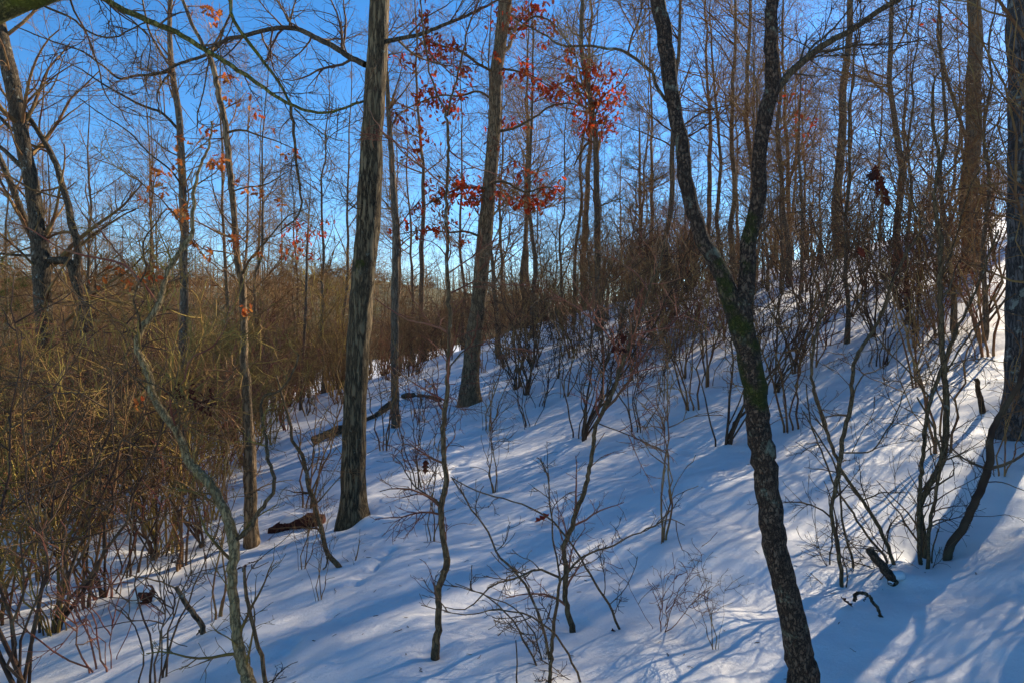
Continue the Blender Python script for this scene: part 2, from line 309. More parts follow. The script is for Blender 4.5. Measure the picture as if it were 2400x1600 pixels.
class Plant:
    def __init__(s, name, label, cat, px, py, group=None, d=None, sink=.25, seed=0):
        s.d = d or hit(px, py); p = W(px, py, s.d); s.rng = np.random.default_rng(abs(seed + int(px) * 7 + int(py)))
        s.base = np.array([p[0], p[1], gz(p[0], p[1]) if d is None else p[2]]); s.sink = sink
        s.root = thing(name, label, cat, tuple(s.base), group); s.curves = []; s.px = []; s.extra = []
        s.attached_leaves = 0
    def depth_at(s, px, py):
        best = (1e9, s.d)
        for tr in s.px:
            e = (tr[:, 0] - px) ** 2 + (tr[:, 1] - py) ** 2; k = e.argmin()
            if e[k] < best[0]: best = (e[k], tr[k, 2])
        return best[1]
    def stem(s, pts, w0, w1, dd=0.0, part='trunk', mat='barkS', sides=12, amp=.06, ground=False, extend=0, flare=0.0, step=.05, wob=0.004, d0=None, lean=None):
        pts = [tuple(p) for p in pts]; n = len(pts)
        dep0 = d0 or (s.d if ground and not s.px else s.depth_at(*pts[0][:2]))
        if ground and s.px: dep0 = hit(pts[0][0], pts[0][1])
        seg = np.array([0] + [math.dist(pts[i][:2], pts[i + 1][:2]) for i in range(n - 1)]).cumsum(); t = seg / seg[-1]
        ds = dep0 + dd * t + (0 if n < 3 else np.interp(t, [0, .3, .6, 1], [0, *(s.rng.normal(0, .012 * dep0 if part != 'trunk' else .003 * dep0, 2)), 0]))
        w = np.array([p[2] if len(p) > 2 else w0 + (w1 - w0) * tt for p, tt in zip(pts, t)])
        D3 = np.array([np.append(W(p[0], p[1], d_), ww * .5 / FPX * d_) for p, d_, ww in zip(pts, ds, w)])
        s.px.append(np.array([(p[0], p[1], d_) for p, d_ in zip(np.array([(q[0], q[1]) for q in pts]), ds)]))
        if len(pts) > 1:
            tr = s.px[-1]; s.px[-1] = np.stack([np.interp(np.linspace(0, 1, 60), t, tr[:, k]) for k in range(3)], 1)
        if extend:
            dirv = D3[-1, :3] - D3[-3 if n > 2 else -2, :3]; dirv /= np.linalg.norm(dirv); dirv = dirv * .75 + np.array([0, 0, .25])
            r = D3[-1, 3]
            for q in (.33, .66, 1.0):
                D3 = np.vstack([D3, np.append(D3[-1, :3] + dirv * extend / 3 + np.append(s.rng.normal(0, .12, 2), 0) * extend / 6, max(r * (1 - .85 * q), .006))])
        if ground:
            b0 = D3[0].copy(); b0[2] = min(b0[2], gz(b0[0], b0[1])) - s.sink; b0[3] *= 1.15
            D3 = np.vstack([b0, D3])
        C = smooth(D3, max(12, int(n * 7))); P = C[:, :3].copy(); R = np.maximum(C[:, 3], .0012)
        if flare and ground:
            z0 = D3[1, 2]; R *= 1 + flare * np.exp(-np.maximum(P[:, 2] - z0, 0) / .16)
        P[2:] += s.rng.normal(0, wob, (len(P) - 2, 3)) * np.array([1, 1, .5])
        V, F = trunk_mesh(P - s.base, R, sides, amp, s.rng.integers(0, 99), step)
        o = obj(part, mesh_quads(part, V, F), M[mat], s.root)
        s.curves.append((P, R)); return len(s.curves) - 1
    def twigs(s, spec, mat='twig', parents=None, part='twigs'):
        cur = [s.curves[i] for i in parents] if parents is not None else s.curves
        P, R = stackn(cur, 26); G = []
        for lv in spec:
            lv = dict(lv); sd = lv.pop('sides', 3); keep = lv.pop('both', False)
            c = spawn(s.rng, P, R, **lv); G.append((*c, sd))
            P, R = c
        for e in s.extra: G.append(e)
        s.extra = []
        V, F = tubes(G); o = obj(part, mesh_quads(part, V - s.base, F), M[mat], s.root); o['kind'] = 'stuff'
        s.tw = G; return o
    def leaves(s, clusters, mat, size, per=22., limit=300, dj=.5, attach=True, hang=.75, dabs=None):
        """clusters: (px, py, radius px); hanging leaves, each its own object, the surplus joined"""
        rng = s.rng; made = []
        allP = np.concatenate([P for P, R in s.curves]); allR = np.concatenate([R for P, R in s.curves])
        for (px, py, r) in clusters:
            d = (dabs or s.depth_at(px, py)) + rng.uniform(-dj, dj); c = W(px, py, d); rw = r / FPX * d
            if attach:
                rel = c - allP; dist = np.linalg.norm(rel, axis=1) + np.where(rel[:, 2] < -.1, .6 * np.abs(rel[:, 2]), 0) ; k = dist.argmin()
                a = allP[k]; mid = (a + c) / 2 + np.array([0, 0, .06 * dist[k]]) + rng.normal(0, .05, 3) * dist[k]
                q = smooth(np.array([a, mid, c + np.array([0, 0, .02])]), 8)
                s.extra.append((q[None], np.linspace(max(min(allR[k] * .5, .008), .003), .002, 8)[None], 4))
                q2, r2 = spawn(rng, q[None], np.full((1, 8), .003), max(3, int(r / 5)), .55, 1, (rw * .7, rw * 1.5), (.4, 1.3), .8, 5, .25, -.02, Lt=0)
                s.extra.append((q2, r2, 3)); src = q2.reshape(-1, 3)
            else: src = c[None]
            for _ in range(max(1, int(r * r / per))):
                o = rng.normal(0, .68, 3) * rw
                p = c + o * np.array([1, 1, .85])
                if len(src) > 1 and rng.random() < .5: p = src[rng.integers(len(src))] + rng.normal(0, .02, 3)
                made.append((p, size * rng.uniform(.65, 1.15) * d / FPX))
        rng.shuffle(made)
        rest = []
        for i, (p, sz) in enumerate(made):
            tilt = rng.uniform(.2, 1.3) if rng.random() < hang else rng.uniform(1.3, 2.6)
            rot = Quaternion((0, 0, 1), rng.uniform(0, 6.28)) @ Quaternion((1, 0, 0), tilt - math.pi / 2) @ Quaternion((0, 1, 0), rng.uniform(-1.2, 1.2))
            me = LEAF[mat][int(rng.integers(len(LEAF[mat])))]
            if i < limit:
                o = obj('leaf', me, M[mat], s.root); o.location = Vector(p - s.base); o.rotation_mode = 'QUATERNION'; o.rotation_quaternion = rot; o.scale = (sz,) * 3
            else: rest.append((p - s.base, rot, sz, me))
        if rest:
            VV, FF, off = [], [], 0
            for p, rot, sz, me in rest:
                v = np.empty(len(me.vertices) * 3, np.float32); me.vertices.foreach_get('co', v); v = v.reshape(-1, 3)
                VV.append(v @ np.array(rot.to_matrix()).T * sz + p); FF.append(LEAF_F + off); off += len(v)
            o = obj('leaves', mesh_quads('leaves', np.concatenate(VV), np.concatenate(FF), False), M[mat], s.root); o['kind'] = 'stuff'

# ---- leaf: a lobed oak leaf folded on its midrib, tip along -Y ... unit length
def leaf_variants(seed, curl):
    r = np.random.default_rng(seed); n = 9
    t = np.linspace(0, 1, n); w = np.array([.02, .10, .26, .12, .32, .15, .27, .12, .0]) * r.uniform(.85, 1.1, n)
    y = t; z = curl * (t ** 2) * .5 + r.normal(0, .02, n); fold = r.uniform(.15, .55)
    V = []
    for k in range(n):
        V += [(-w[k], y[k] - .05 * (k % 2 == 0), z[k] + w[k] * fold), (0, y[k], z[k]), (w[k], y[k] - .05 * (k % 2 == 0), z[k] + w[k] * fold * r.uniform(.3, 1.2))]
    F = []
    for k in range(n - 1):
        a = k * 3; F += [(a, a + 1, a + 4, a + 3), (a + 1, a + 2, a + 5, a + 4)]
    return np.array(V, float), np.array(F)
LEAF = {}; 
for mt in ('leaf_red', 'leaf_orange', 'leaf_dark'):
    LEAF[mt] = []
    for q in range(4):
        V, LEAF_F = leaf_variants(q + 3, [-.4, .3, .8, -.9][q]); LEAF[mt].append(mesh_quads('leaf', V, LEAF_F, False)); LEAF[mt][-1].materials.append(M[mt])

# ------------------------------------------------------------------ the setting: snow slope
for (px, py, r, h) in [(1078, 1086, .07, -.09), (1066, 1100, .06, -.09), (1088, 1100, .06, -.09), (1092, 1078, .05, -.04), (1060, 1118, .07, -.06), (1052, 1128, .05, -.04), (1098, 1064, .06, -.04),
                       (868, 1330, .05, -.09), (884, 1318, .05, -.09), (898, 1302, .05, -.09), (915, 1284, .05, -.08), (850, 1346, .05, -.08), (836, 1362, .05, -.07), (905, 1290, .05, -.04), (880, 1338, .05, -.04), (770, 1440, .05, -.035), (752, 1452, .045, -.03), (730, 1462, .05, -.03),
                       (690, 1500, .05, -.03), (670, 1520, .05, -.03), (650, 1540, .05, -.025), (640, 1570, .05, -.03),
                       (858, 1226, .16, .10), (900, 1190, .35, .10), (1690, 1460, .2, .05), (1640, 1130, .3, .08), (1150, 950, .35, .1), (2340, 960, .4, .12), (2200, 570, .9, .35), (2120, 585, .6, .2), (2290, 545, .8, .3), (250, 1320, .25, .15), (345, 1400, .15, .08), (2105, 1355, .12, .06)]:
    d = hit(px, py); DENTS.append(((px - CX) / FPX * d, d, r, h))
BASES = [(828, 1222, .2, -.11), (1100, 938, .28, -.14), (1886, 1640, .14, -.08), (2410, 1005, .3, -.09), (590, 1277, .18, -.05), (1020, 1528, .09, -.04), (1341, 1466, .08, -.04), (2225, 1288, .1, -.05), (2092, 1365, .12, -.05), (927, 993, .2, -.06), (2160, 1300, .14, -.05), (1975, 1365, .07, -.03)]
for (px, py, r, h) in BASES:
    d = hit(px, py); DENTS.append(((px - CX) / FPX * d, d, r, h))
def axis(lo, hi, a, b, s, g):
    mid = np.arange(a, b + s * .5, s); up = [b]; k = s
    while up[-1] < hi: k *= g; up.append(up[-1] + k)
    dn = [a]; k = s
    while dn[-1] > lo: k *= g; dn.append(dn[-1] - k)
    return np.concatenate([np.array(dn[1:])[::-1], mid, np.array(up[1:])])
gx = axis(-140, 140, -4.2, 5.6, .036, 1.05); gy = axis(-40, 170, 2.2, 11.5, .036, 1.05)
X, Y = np.meshgrid(gx, gy); Z = terrain(X, Y)
V = np.stack([X, Y, Z], -1).reshape(-1, 3); nx, ny = len(gx), len(gy)
i = np.arange(ny - 1)[:, None] * nx; j = np.arange(nx - 1)[None, :]
F = np.stack([i + j, i + j + 1, i + nx + j + 1, i + nx + j], -1).reshape(-1, 4)
ground = obj('snow_ground', mesh_quads('snow_ground', V, F), M['snow']); ground['kind'] = 'structure'; ground['label'] = 'sunlit and shaded blue snow covering the wooded slope'
# the opposite side of the valley: a low brown wooded hill
hx = np.linspace(-230, 160, 120); hy = np.linspace(48, 260, 60); X, Y = np.meshgrid(hx, hy)
def hill_z(X, Y):
    rise = np.clip((Y - 55 - .12 * (X + 40)) / 70, 0, 1); rise = rise * rise * (3 - 2 * rise)
    return -13 + rise * (19 - np.clip((X + 30) / 60, 0, 1.2) * 8) + 1.6 * vnoise(X * .04, Y * .04, 21) + .6 * vnoise(X * .12, Y * .12, 22)
Z = hill_z(X, Y)
V = np.stack([X, Y, Z], -1).reshape(-1, 3); i = np.arange(59)[:, None] * 120; j = np.arange(119)[None, :]
F = np.stack([i + j, i + j + 1, i + 120 + j + 1, i + 120 + j], -1).reshape(-1, 4)
hill = obj('far_hillside', mesh_quads('far_hillside', V, F), M['hill']); hill['kind'] = 'structure'; hill['label'] = 'low brown wooded hillside beyond the valley'

# ------------------------------------------------------------------ variants shared by copies: bare tree, shrub, pine
def bare_variant(seed, H, r, cs=.25, nl=26, spread=.2, tw=1500, upb=.05):
    g = np.random.default_rng(seed); n = 22
    z = np.linspace(-.4, H, n); P = np.stack([np.cumsum(g.normal(0, .06, n)), np.cumsum(g.normal(0, .06, n)), z], 1); P -= P[1] * np.array([1, 1, 0])
    R = r * (1 - .93 * np.linspace(0, 1, n) ** .85); R[:2] *= 1.25
    l1 = spawn(g, P[None], R[None], nl, cs, .97, (spread * H * .7, spread * H * 1.3), (.7, 1.25), .55, 9, .09, upb, Lt=.7, rmin=.006)
    l2 = spawn(g, *l1, nl * 7, .15, 1, (spread * H * .25, spread * H * .55), (.4, 1.1), .6, 7, .14, upb * .6, rmin=.004)
    l3 = spawn(g, *l2, tw // 3, .1, 1, (.4, 1.1), (.4, 1.1), .7, 5, .19, .03, rmin=.0055)
    l4 = spawn(g, *l3, tw, .1, 1, (.2, .6), (.4, 1.1), .8, 4, .2, .02, rmin=.004)
    Vt, Ft = trunk_mesh(P, R, 10, .06, seed, .3)
    tm = mesh_quads('trunk', Vt, Ft); tm.materials.append(M['barkF'])
    V, F = tubes([(*l1, 5), (*l2, 4), (*l3, 3), (*l4, 3)]); cm = mesh_quads('crown', V, F); cm.materials.append(M['twig'])
    return tm, cm
BARE = [bare_variant(1, 15, .10), bare_variant(2, 17, .11, .3), bare_variant(3, 13, .085, .18, 30, .22), bare_variant(4, 18, .15, .42, 28, .22), bare_variant(5, 11, .065, .12, 26, .22, 1300)]
def place_bare(v, x, y, s, rz, label, group, name='bare_tree', z=None):
    t = thing(name, label, 'tree', (x, y, gz(x, y) if z is None else z), group); t.rotation_euler = (random.uniform(-.04, .04), random.uniform(-.04, .04), rz); t.scale = (s, s, s)
    obj('trunk', BARE[v][0], None, t); c = obj('crown', BARE[v][1], None, t); c['kind'] = 'stuff'
    return t
def shrub_variant(seed, H, ns, spread, tw, mat):
    g = np.random.default_rng(seed); n = 12; Ps, Rs = [], []
    for k in range(ns):
        a = g.uniform(0, 6.28); out = g.uniform(.1, 1) * spread; h = H * g.uniform(.6, 1.05); t = np.linspace(-.06, 1, n)
        x = np.cos(a) * (out * np.maximum(t, 0) ** g.uniform(.8, 1.5)) + np.cos(a) * g.uniform(0, .12); y = np.sin(a) * (out * np.maximum(t, 0) ** g.uniform(.8, 1.5)) + np.sin(a) * g.uniform(0, .12)
        P = np.stack([x, y, h * t], 1); P[2:] += np.cumsum(g.normal(0, .034 * H / 2, (n - 2, 3)) * np.array([1, 1, .4]), 0)
        Ps.append(P); Rs.append(g.uniform(.007, .019) * (H / 2.5) * (1 - .75 * np.linspace(0, 1, n)))
    P, R = np.array(Ps), np.array(Rs)
    l1 = spawn(g, P, R, ns * 6, .3, 1, (.25 * H, .5 * H), (.35, 1.05), .7, 7, .22, .03, rmin=.0055)
    l2 = spawn(g, *l1, tw // 4, .15, 1, (.15 * H, .32 * H), (.4, 1.2), .75, 5, .26, .02, rmin=.004)
    l3 = spawn(g, *l2, tw, .1, 1, (.05 * H, .16 * H), (.4, 1.3), .8, 4, .28, .02, rmin=.0028)
    V, F = tubes([(P, R, 5), (*l1, 4), (*l2, 3), (*l3, 3)]); me = mesh_quads('shrub', V, F); me.materials.append(M[mat]); return me
THICK = {}
def vcollection(name, meshes):
    c = bpy.data.collections.new(name)
    for k, me in enumerate(meshes):
        o = bpy.data.objects.new('%s_%d' % (name, k), me); c.objects.link(o)
    return c
SH_OL = [shrub_variant(20 + k, h, ns, sp, 260, mt) for k, (h, ns, sp, mt) in enumerate([(2.0, 9, .9, 'twig_olive'), (2.6, 8, 1.0, 'twig'), (1.7, 10, .9, 'twig'), (2.3, 8, 1.1, 'twig_red'), (3.0, 7, 1.0, 'twig_olive'), (2.2, 9, 1.0, 'twig')])]
SH_BR = [shrub_variant(40 + k, h, ns, sp, 240, mt) for k, (h, ns, sp, mt) in enumerate([(3.2, 8, .9, 'twig'), (3.8, 7, .8, 'twig'), (2.6, 8, .9, 'twig_dark'), (4.6, 6, .9, 'twig'), (3.0, 8, 1.0, 'twig_red')])]
SH_SN = [shrub_variant(60 + k, h, ns, sp, 90, mt) for k, (h, ns, sp, mt) in enumerate([(1.5, 6, .7, 'twig_dark'), (2.0, 5, .7, 'twig'), (1.2, 7, .8, 'twig_red'), (2.6, 7, 1.2, 'twig_dark'), (1.7, 4, .5, 'twig')])]
def gn_scatter(name, pts, scl, idx, coll, label):
    me = bpy.data.meshes.new(name); me.vertices.add(len(pts)); me.vertices.foreach_set('co', np.asarray(pts, np.float32).ravel())
    rot = np.zeros((len(pts), 3), np.float32); g = np.random.default_rng(len(pts)); rot[:, 2] = g.uniform(0, 6.28, len(pts)); rot[:, :2] = g.normal(0, .08, (len(pts), 2))
    a = me.attributes.new('rot', 'FLOAT_VECTOR', 'POINT'); a.data.foreach_set('vector', rot.ravel())
    a = me.attributes.new('scl', 'FLOAT', 'POINT'); a.data.foreach_set('value', np.asarray(scl, np.float32))
    a = me.attributes.new('idx', 'INT', 'POINT'); a.data.foreach_set('value', np.asarray(idx, np.int32))
    o = obj(name, me, None); o['kind'] = 'stuff'; o['label'] = label; o['category'] = 'undergrowth'
    ng = bpy.data.node_groups.new(name, 'GeometryNodeTree')
    ng.interface.new_socket('Geometry', in_out='INPUT', socket_type='NodeSocketGeometry'); ng.interface.new_socket('Geometry', in_out='OUTPUT', socket_type='NodeSocketGeometry')
    gi = ng.nodes.new('NodeGroupInput'); go = ng.nodes.new('NodeGroupOutput'); ip = ng.nodes.new('GeometryNodeInstanceOnPoints'); ci = ng.nodes.new('GeometryNodeCollectionInfo')
    ci.inputs['Collection'].default_value = coll; ci.inputs['Separate Children'].default_value = True; ci.inputs['Reset Children'].default_value = True
    ip.inputs['Pick Instance'].default_value = True
    def na(nm, ty):
        q = ng.nodes.new('GeometryNodeInputNamedAttribute'); q.data_type = ty; q.inputs['Name'].default_value = nm; return q.outputs['Attribute']
    ng.links.new(gi.outputs[0], ip.inputs['Points']); ng.links.new(ci.outputs[0], ip.inputs['Instance'])
    ng.links.new(na('idx', 'INT'), ip.inputs['Instance Index']); ng.links.new(na('rot', 'FLOAT_VECTOR'), ip.inputs['Rotation']); ng.links.new(na('scl', 'FLOAT'), ip.inputs['Scale'])
    ng.links.new(ip.outputs[0], go.inputs[0])
    md = o.modifiers.new('scatter', 'NODES'); md.node_group = ng
    return o
def pine_variant(seed, H, r):
    g = np.random.default_rng(seed); n = 14; z = np.linspace(-.4, H, n); P = np.stack([np.cumsum(g.normal(0, .03, n)), np.cumsum(g.normal(0, .03, n)), z], 1)
    R = r * (1 - .92 * np.linspace(0, 1, n)); R[0] *= 1.2
    l1 = spawn(g, P[None], R[None], 60, .28, .99, (H * .16, H * .26), (1.1, 1.6), .4, 7, .06, .02, Lt=.8, rmin=.008)
    l2 = spawn(g, *l1, 420, .2, 1, (.4, .9), (.4, 1.0), .6, 4, .1, .06, rmin=.004)
    l3 = spawn(g, *l2, 1500, .1, 1, (.15, .35), (.3, .9), .7, 3, .1, .05, rmin=.003)
    nd, _ = spawn(g, *l3, 9000, .1, 1, (.10, .17), (.4, 1.2), .5, 2, .1, .02, rmin=.002, Lt=0)
    nr = np.full(nd.shape[:2], .0045); nr[:, 1] = .001
    V, F = trunk_mesh(P, R, 10, .05, seed, .3); tm = mesh_quads('trunk', V, F); tm.materials.append(M['barkF'])
    V, F = tubes([(*l1, 4), (*l2, 3)]); bm_ = mesh_quads('branches', V, F); bm_.materials.append(M['twig'])
    V, F = tubes([(nd, nr, 3)]); nm = mesh_quads('needles', V, F); nm.materials.append(M['pine']); return tm, bm_, nm
PINE = [pine_variant(7, 12, .16), pine_variant(8, 9, .12)]
def place_pine(v, x, y, s, rz, label, group=None, z=None):
    t = thing('pine_tree', label, 'tree', (x, y, gz(x, y) if z is None else z), group); t.rotation_euler = (0, 0, rz); t.scale = (s, s, s)
    for nm, me, k in zip(('trunk', 'branches', 'crown'), PINE[v], (0, 1, 1)):
        o = obj(nm, me, None, t)
        if k: o['kind'] = 'stuff'

# ------------------------------------------------------------------ the main trees
TW1 = lambda n1, n2, n3, L=1.0, t0=.05, up=.04: [
    dict(count=n1, t0=t0, t1=1, L=(.35 * L, 1.0 * L), ang=(.4, 1.2), rr=.55, n=8, wig=.14, up=up, rmin=.003, sides=4),
    dict(count=n2, t0=.1, t1=1, L=(.18 * L, .5 * L), ang=(.4, 1.2), rr=.7, n=6, wig=.17, up=.03, rmin=.0022),
    dict(count=n3, t0=.1, t1=1, L=(.06 * L, .22 * L), ang=(.4, 1.3), rr=.8, n=4, wig=.18, up=.02, rmin=.0016)]
CROWN = lambda n1, n2, n3, n4, t0: [
    dict(count=n1, t0=t0, t1=.98, L=(1.6, 3.6), ang=(.6, 1.2), rr=.5, n=10, wig=.1, up=.05, rmin=.01, sides=5, Lt=.3),
    dict(count=n2, t0=.1, t1=1, L=(.6, 1.6), ang=(.4, 1.1), rr=.6, n=8, wig=.14, up=.03, rmin=.005, sides=4),
    dict(count=n3, t0=.1, t1=1, L=(.3, .8), ang=(.4, 1.1), rr=.7, n=5, wig=.16, up=.02, rmin=.003),
    dict(count=n4, t0=.1, t1=1, L=(.12, .4), ang=(.4, 1.1), rr=.8, n=4, wig=.16, up=.02, rmin=.002)]

# big furrowed trunk left of centre
A = Plant('oak_tree', 'large furrowed grey trunk left of centre, mossy at its foot', 'tree', 828, 1222)
tA = A.stem([(828, 1222, 66), (828, 1160, 58), (828, 1070, 56), (832, 960, 54), (838, 840, 54), (847, 700, 54), (862, 540, 55), (868, 400, 54), (874, 300, 50), (880, 185, 47), (885, 93, 46), (889, 0, 45)], 60, 45, mat='barkA', sides=22, amp=.045, ground=True, extend=6.5, flare=.3)
A.stem([(856, 152), (820, 134), (778, 107), (733, 86), (699, 69), (660, 66), (620, 72), (568, 86), (530, 93), (499, 120), (448, 141), (418, 150), (380, 170), (330, 178)], 15, 5, dd=1.6, part='branch', mat='barkE', sides=8)
A.stem([(893, 100), (938, 91), (979, 83), (1041, 59), (1093, 38), (1127, 21), (1162, 3), (1215, -30)], 11, 4, dd=-.8, part='branch', mat='barkE', sides=8)
A.stem([(852, 238), (830, 246), (800, 257), (770, 262)], 6, 2, dd=-.5, part='branch', mat='barkS', sides=6)
A.stem([(868, 470), (838, 490), (810, 470), (790, 420)], 4, 1.5, dd=-.5, part='branch', mat='barkS', sides=6)
A.twigs(TW1(26, 240, 760, 1.1), 'twig_dark', parents=[1])
A.twigs(TW1(16, 130, 380, 1.0), 'twig_dark', parents=[2, 3, 4])
A.twigs(CROWN(16, 110, 500, 1500, .56), 'twig', parents=[0], part='crown')

# oak with red leaves in the middle
B = Plant('oak_tree', 'tall oak with rust red leaves still on it, right of the furrowed trunk', 'tree', 1101, 938)
B.stem([(1102, 938, 49), (1102, 900, 43), (1106, 840, 38), (1114, 770, 37), (1123, 700, 35), (1129, 620, 35), (1138, 530, 35), (1147, 430, 32), (1154, 365, 31), (1159, 275, 30), (1163, 172, 30), (1173, 100, 30), (1185, 0, 32)], 50, 30, mat='barkB', sides=18, amp=.05, ground=True, extend=6, flare=.25, step=.08)
B.stem([(1172, 308), (1206, 301), (1234, 286), (1258, 272), (1289, 250), (1330, 243), (1380, 255)], 7, 2.5, dd=-1.2, part='branch', mat='barkS', sides=7)
B.stem([(1160, 170), (1120, 150), (1080, 120), (1040, 110), (1000, 100), (960, 130)], 7, 2, dd=-1.0, part='branch', mat='barkS', sides=7)
B.stem([(1162, 240), (1120, 215), (1080, 225), (1030, 225), (985, 240), (930, 270)], 6, 2, dd=.8, part='branch', mat='barkS', sides=7)
B.stem([(1145, 445), (1110, 440), (1070, 445), (1020, 470), (970, 495)], 7, 2, dd=-1.2, part='branch', mat='barkS', sides=7)
B.stem([(1147, 430), (1190, 430), (1230, 450), (1275, 440), (1310, 440)], 7, 2, dd=-1.0, part='branch', mat='barkS', sides=7)
B.stem([(1178, 60), (1210, 70), (1250, 40), (1290, 50), (1340, 120)], 7, 2, dd=-.8, part='branch', mat='barkS', sides=7)
B.stem([(1165, 160), (1200, 165), (1240, 175), (1290, 205)], 6, 2, dd=-1.0, part='branch', mat='barkS', sides=7)
B.stem([(1135, 560), (1100, 545), (1050, 545), (1000, 540), (930, 550)], 6, 2, dd=-1.0, part='branch', mat='barkS', sides=7)
redB = [(1000, 40, 26), (1030, 115, 42), (1000, 100, 30), (1050, 135, 28), (990, 122, 22), (1085, 170, 26), (1075, 115, 20), (925, 138, 20), (965, 155, 16), (1010, 215, 32), (1030, 240, 32), (1055, 255, 26), (1075, 225, 18), (985, 230, 24), (925, 265, 26), (945, 280, 18), (1000, 330, 22), (960, 375, 18), (975, 345, 16),
        (1190, 30, 36), (1172, 56, 26), (1195, 60, 20), (1260, 20, 34), (1225, 75, 20), (1290, 55, 24), (1265, 105, 14), (1240, 15, 22), (1335, 125, 16), (1215, 40, 24),
        (1200, 180, 20), (1235, 172, 30), (1262, 212, 28), (1250, 190, 20), (1300, 205, 26), (1285, 222, 18), (1192, 292, 16), (1178, 285, 10), (1236, 295, 10), (1142, 305, 14), (1155, 340, 16), (1165, 130, 14),
        (1215, 410, 24), (1265, 418, 18), (1275, 445, 26), (1310, 440, 16), (1295, 455, 18), (1085, 440, 38), (1060, 458, 36), (1130, 450, 34), (1150, 456, 26), (1108, 470, 28), (1180, 455, 20), (1020, 470, 30), (1040, 440, 20), (985, 488, 16), (1220, 474, 26), (1240, 485, 18), (1255, 478, 14), (1280, 475, 16), (1005, 430, 16), (960, 520, 18), (975, 545, 14), (1030, 540, 22), (1085, 565, 16), (920, 550, 12), (1002, 545, 18), (1050, 510, 18)]
B.leaves(redB, 'leaf_red', 14, per=19, limit=300, dj=.5)
B.twigs(TW1(60, 300, 900, 1.4, .1), 'twig', parents=list(range(1, 9)))
B.twigs(CROWN(18, 120, 500, 1400, .45), 'twig', parents=[0], part='crown')

# oak behind, with the dense red bunch
V_ = Plant('oak_tree', 'slim oak with a dense hanging bunch of red leaves, between middle oak and forked tree', 'tree', 1402, 735, d=17.5)
V_.stem([(1402, 752, 17), (1402, 640, 16), (1400, 540, 15), (1398, 430, 14), (1396, 330, 13), (1388, 260, 12), (1372, 180, 11), (1362, 90, 10), (1366, 0, 9)], 16, 9, mat='barkF', sides=12, ground=True, extend=5, step=.15)
V_.stem([(1398, 335), (1380, 335), (1360, 360), (1345, 390)], 8, 3, dd=.8, part='branch', mat='barkS', sides=6)
V_.stem([(1380, 210), (1340, 190), (1300, 200), (1270, 180)], 5, 2, dd=.5, part='branch', mat='barkS', sides=6)
V_.stem([(1390, 280), (1420, 220), (1450, 200), (1480, 150)], 5, 2, dd=.5, part='branch', mat='barkS', sides=6)
V_.leaves([(1370, 165, 34), (1345, 185, 34), (1390, 205, 42), (1330, 150, 20), (1400, 240, 36), (1412, 282, 30), (1385, 290, 34), (1375, 255, 26), (1440, 180, 20), (1452, 222, 22), (1430, 250, 22), (1320, 222, 24), (1300, 215, 16), (1350, 215, 26), (1400, 160, 20), (1335, 118, 14), (1390, 320, 16), (1425, 310, 18), (1366, 300, 16), (1440, 290, 14)], 'leaf_red', 12, per=14, limit=300, dj=.7)
V_.twigs(TW1(50, 260, 800, 1.6), 'twig', parents=[0, 1, 2, 3])
V_.twigs(CROWN(12, 70, 300, 800, .4), 'twig', parents=[0], part='crown')

# the forked tree in front on the right
C = Plant('forked_tree', 'leaning forked tree with mossy lichened trunk, nearest on the right', 'tree', 1890, 1645, sink=.3)
C.stem([(1890, 1645, 72), (1886, 1600, 66), (1869, 1510, 61), (1849, 1410, 57), (1824, 1310, 55), (1809, 1220, 55), (1797, 1130, 54), (1787, 1060, 55), (1774, 960, 53), (1763, 870, 56), (1746, 800, 56), (1733, 745, 60), (1722, 705, 52)], 66, 50, mat='barkC', sides=24, amp=.05, ground=True, flare=.2, step=.03)
C.stem([(1730, 760, 40), (1712, 705, 46), (1686, 640, 39), (1662, 590, 36), (1638, 540, 34), (1618, 470, 34), (1604, 400, 34), (1594, 330, 33), (1582, 270, 33), (1573, 200, 34), (1563, 135, 36), (1556, 70, 35), (1545, 0, 34)], 44, 34, dd=.25, part='trunk_fork', mat='barkC', sides=18, amp=.05, extend=3.2, step=.03)
C.stem([(1738, 770, 40), (1742, 705, 38), (1751, 640, 36), (1755, 590, 36), (1762, 540, 34), (1774, 480, 33), (1780, 400, 33), (1785, 320, 32), (1796, 270, 34), (1808, 215, 34), (1807, 150, 29), (1807, 70, 28), (1808, 0, 28)], 40, 28, dd=-.1, part='trunk_fork', mat='barkC', sides=18, amp=.05, extend=3.0, step=.03)
C.stem([(1812, 220), (1841, 183), (1869, 155), (1910, 120), (1955, 93), (1996, 72), (2048, 34), (2096, 5), (2150, -30)], 18, 11, dd=.4, part='branch', mat='barkS', sides=10)
C.stem([(1573, 245), (1544, 210), (1527, 169), (1506, 152), (1471, 127), (1447, 115), (1420, 114), (1385, 107), (1351, 110), (1316, 107), (1282, 86), (1244, 65), (1190, 30)], 9, 3.5, dd=.7, part='branch', mat='barkS', sides=8)
C.stem([(1471, 127), (1478, 90), (1500, 40), (1505, 0), (1500, -40)], 5, 3, dd=.2, part='branch', mat='barkS', sides=6)
C.stem([(1880, 146), (1905, 110), (1950, 70), (1990, 20), (2010, -30)], 6, 3, dd=.3, part='branch', mat='barkS', sides=6)
C.twigs(TW1(22, 150, 420, .5), 'twig', parents=[4, 5])
C.twigs(TW1(14, 90, 240, .5), 'twig_dark', parents=[3, 6])
C.twigs(CROWN(14, 90, 400, 1000, .72), 'twig', parents=[1, 2], part='crown')

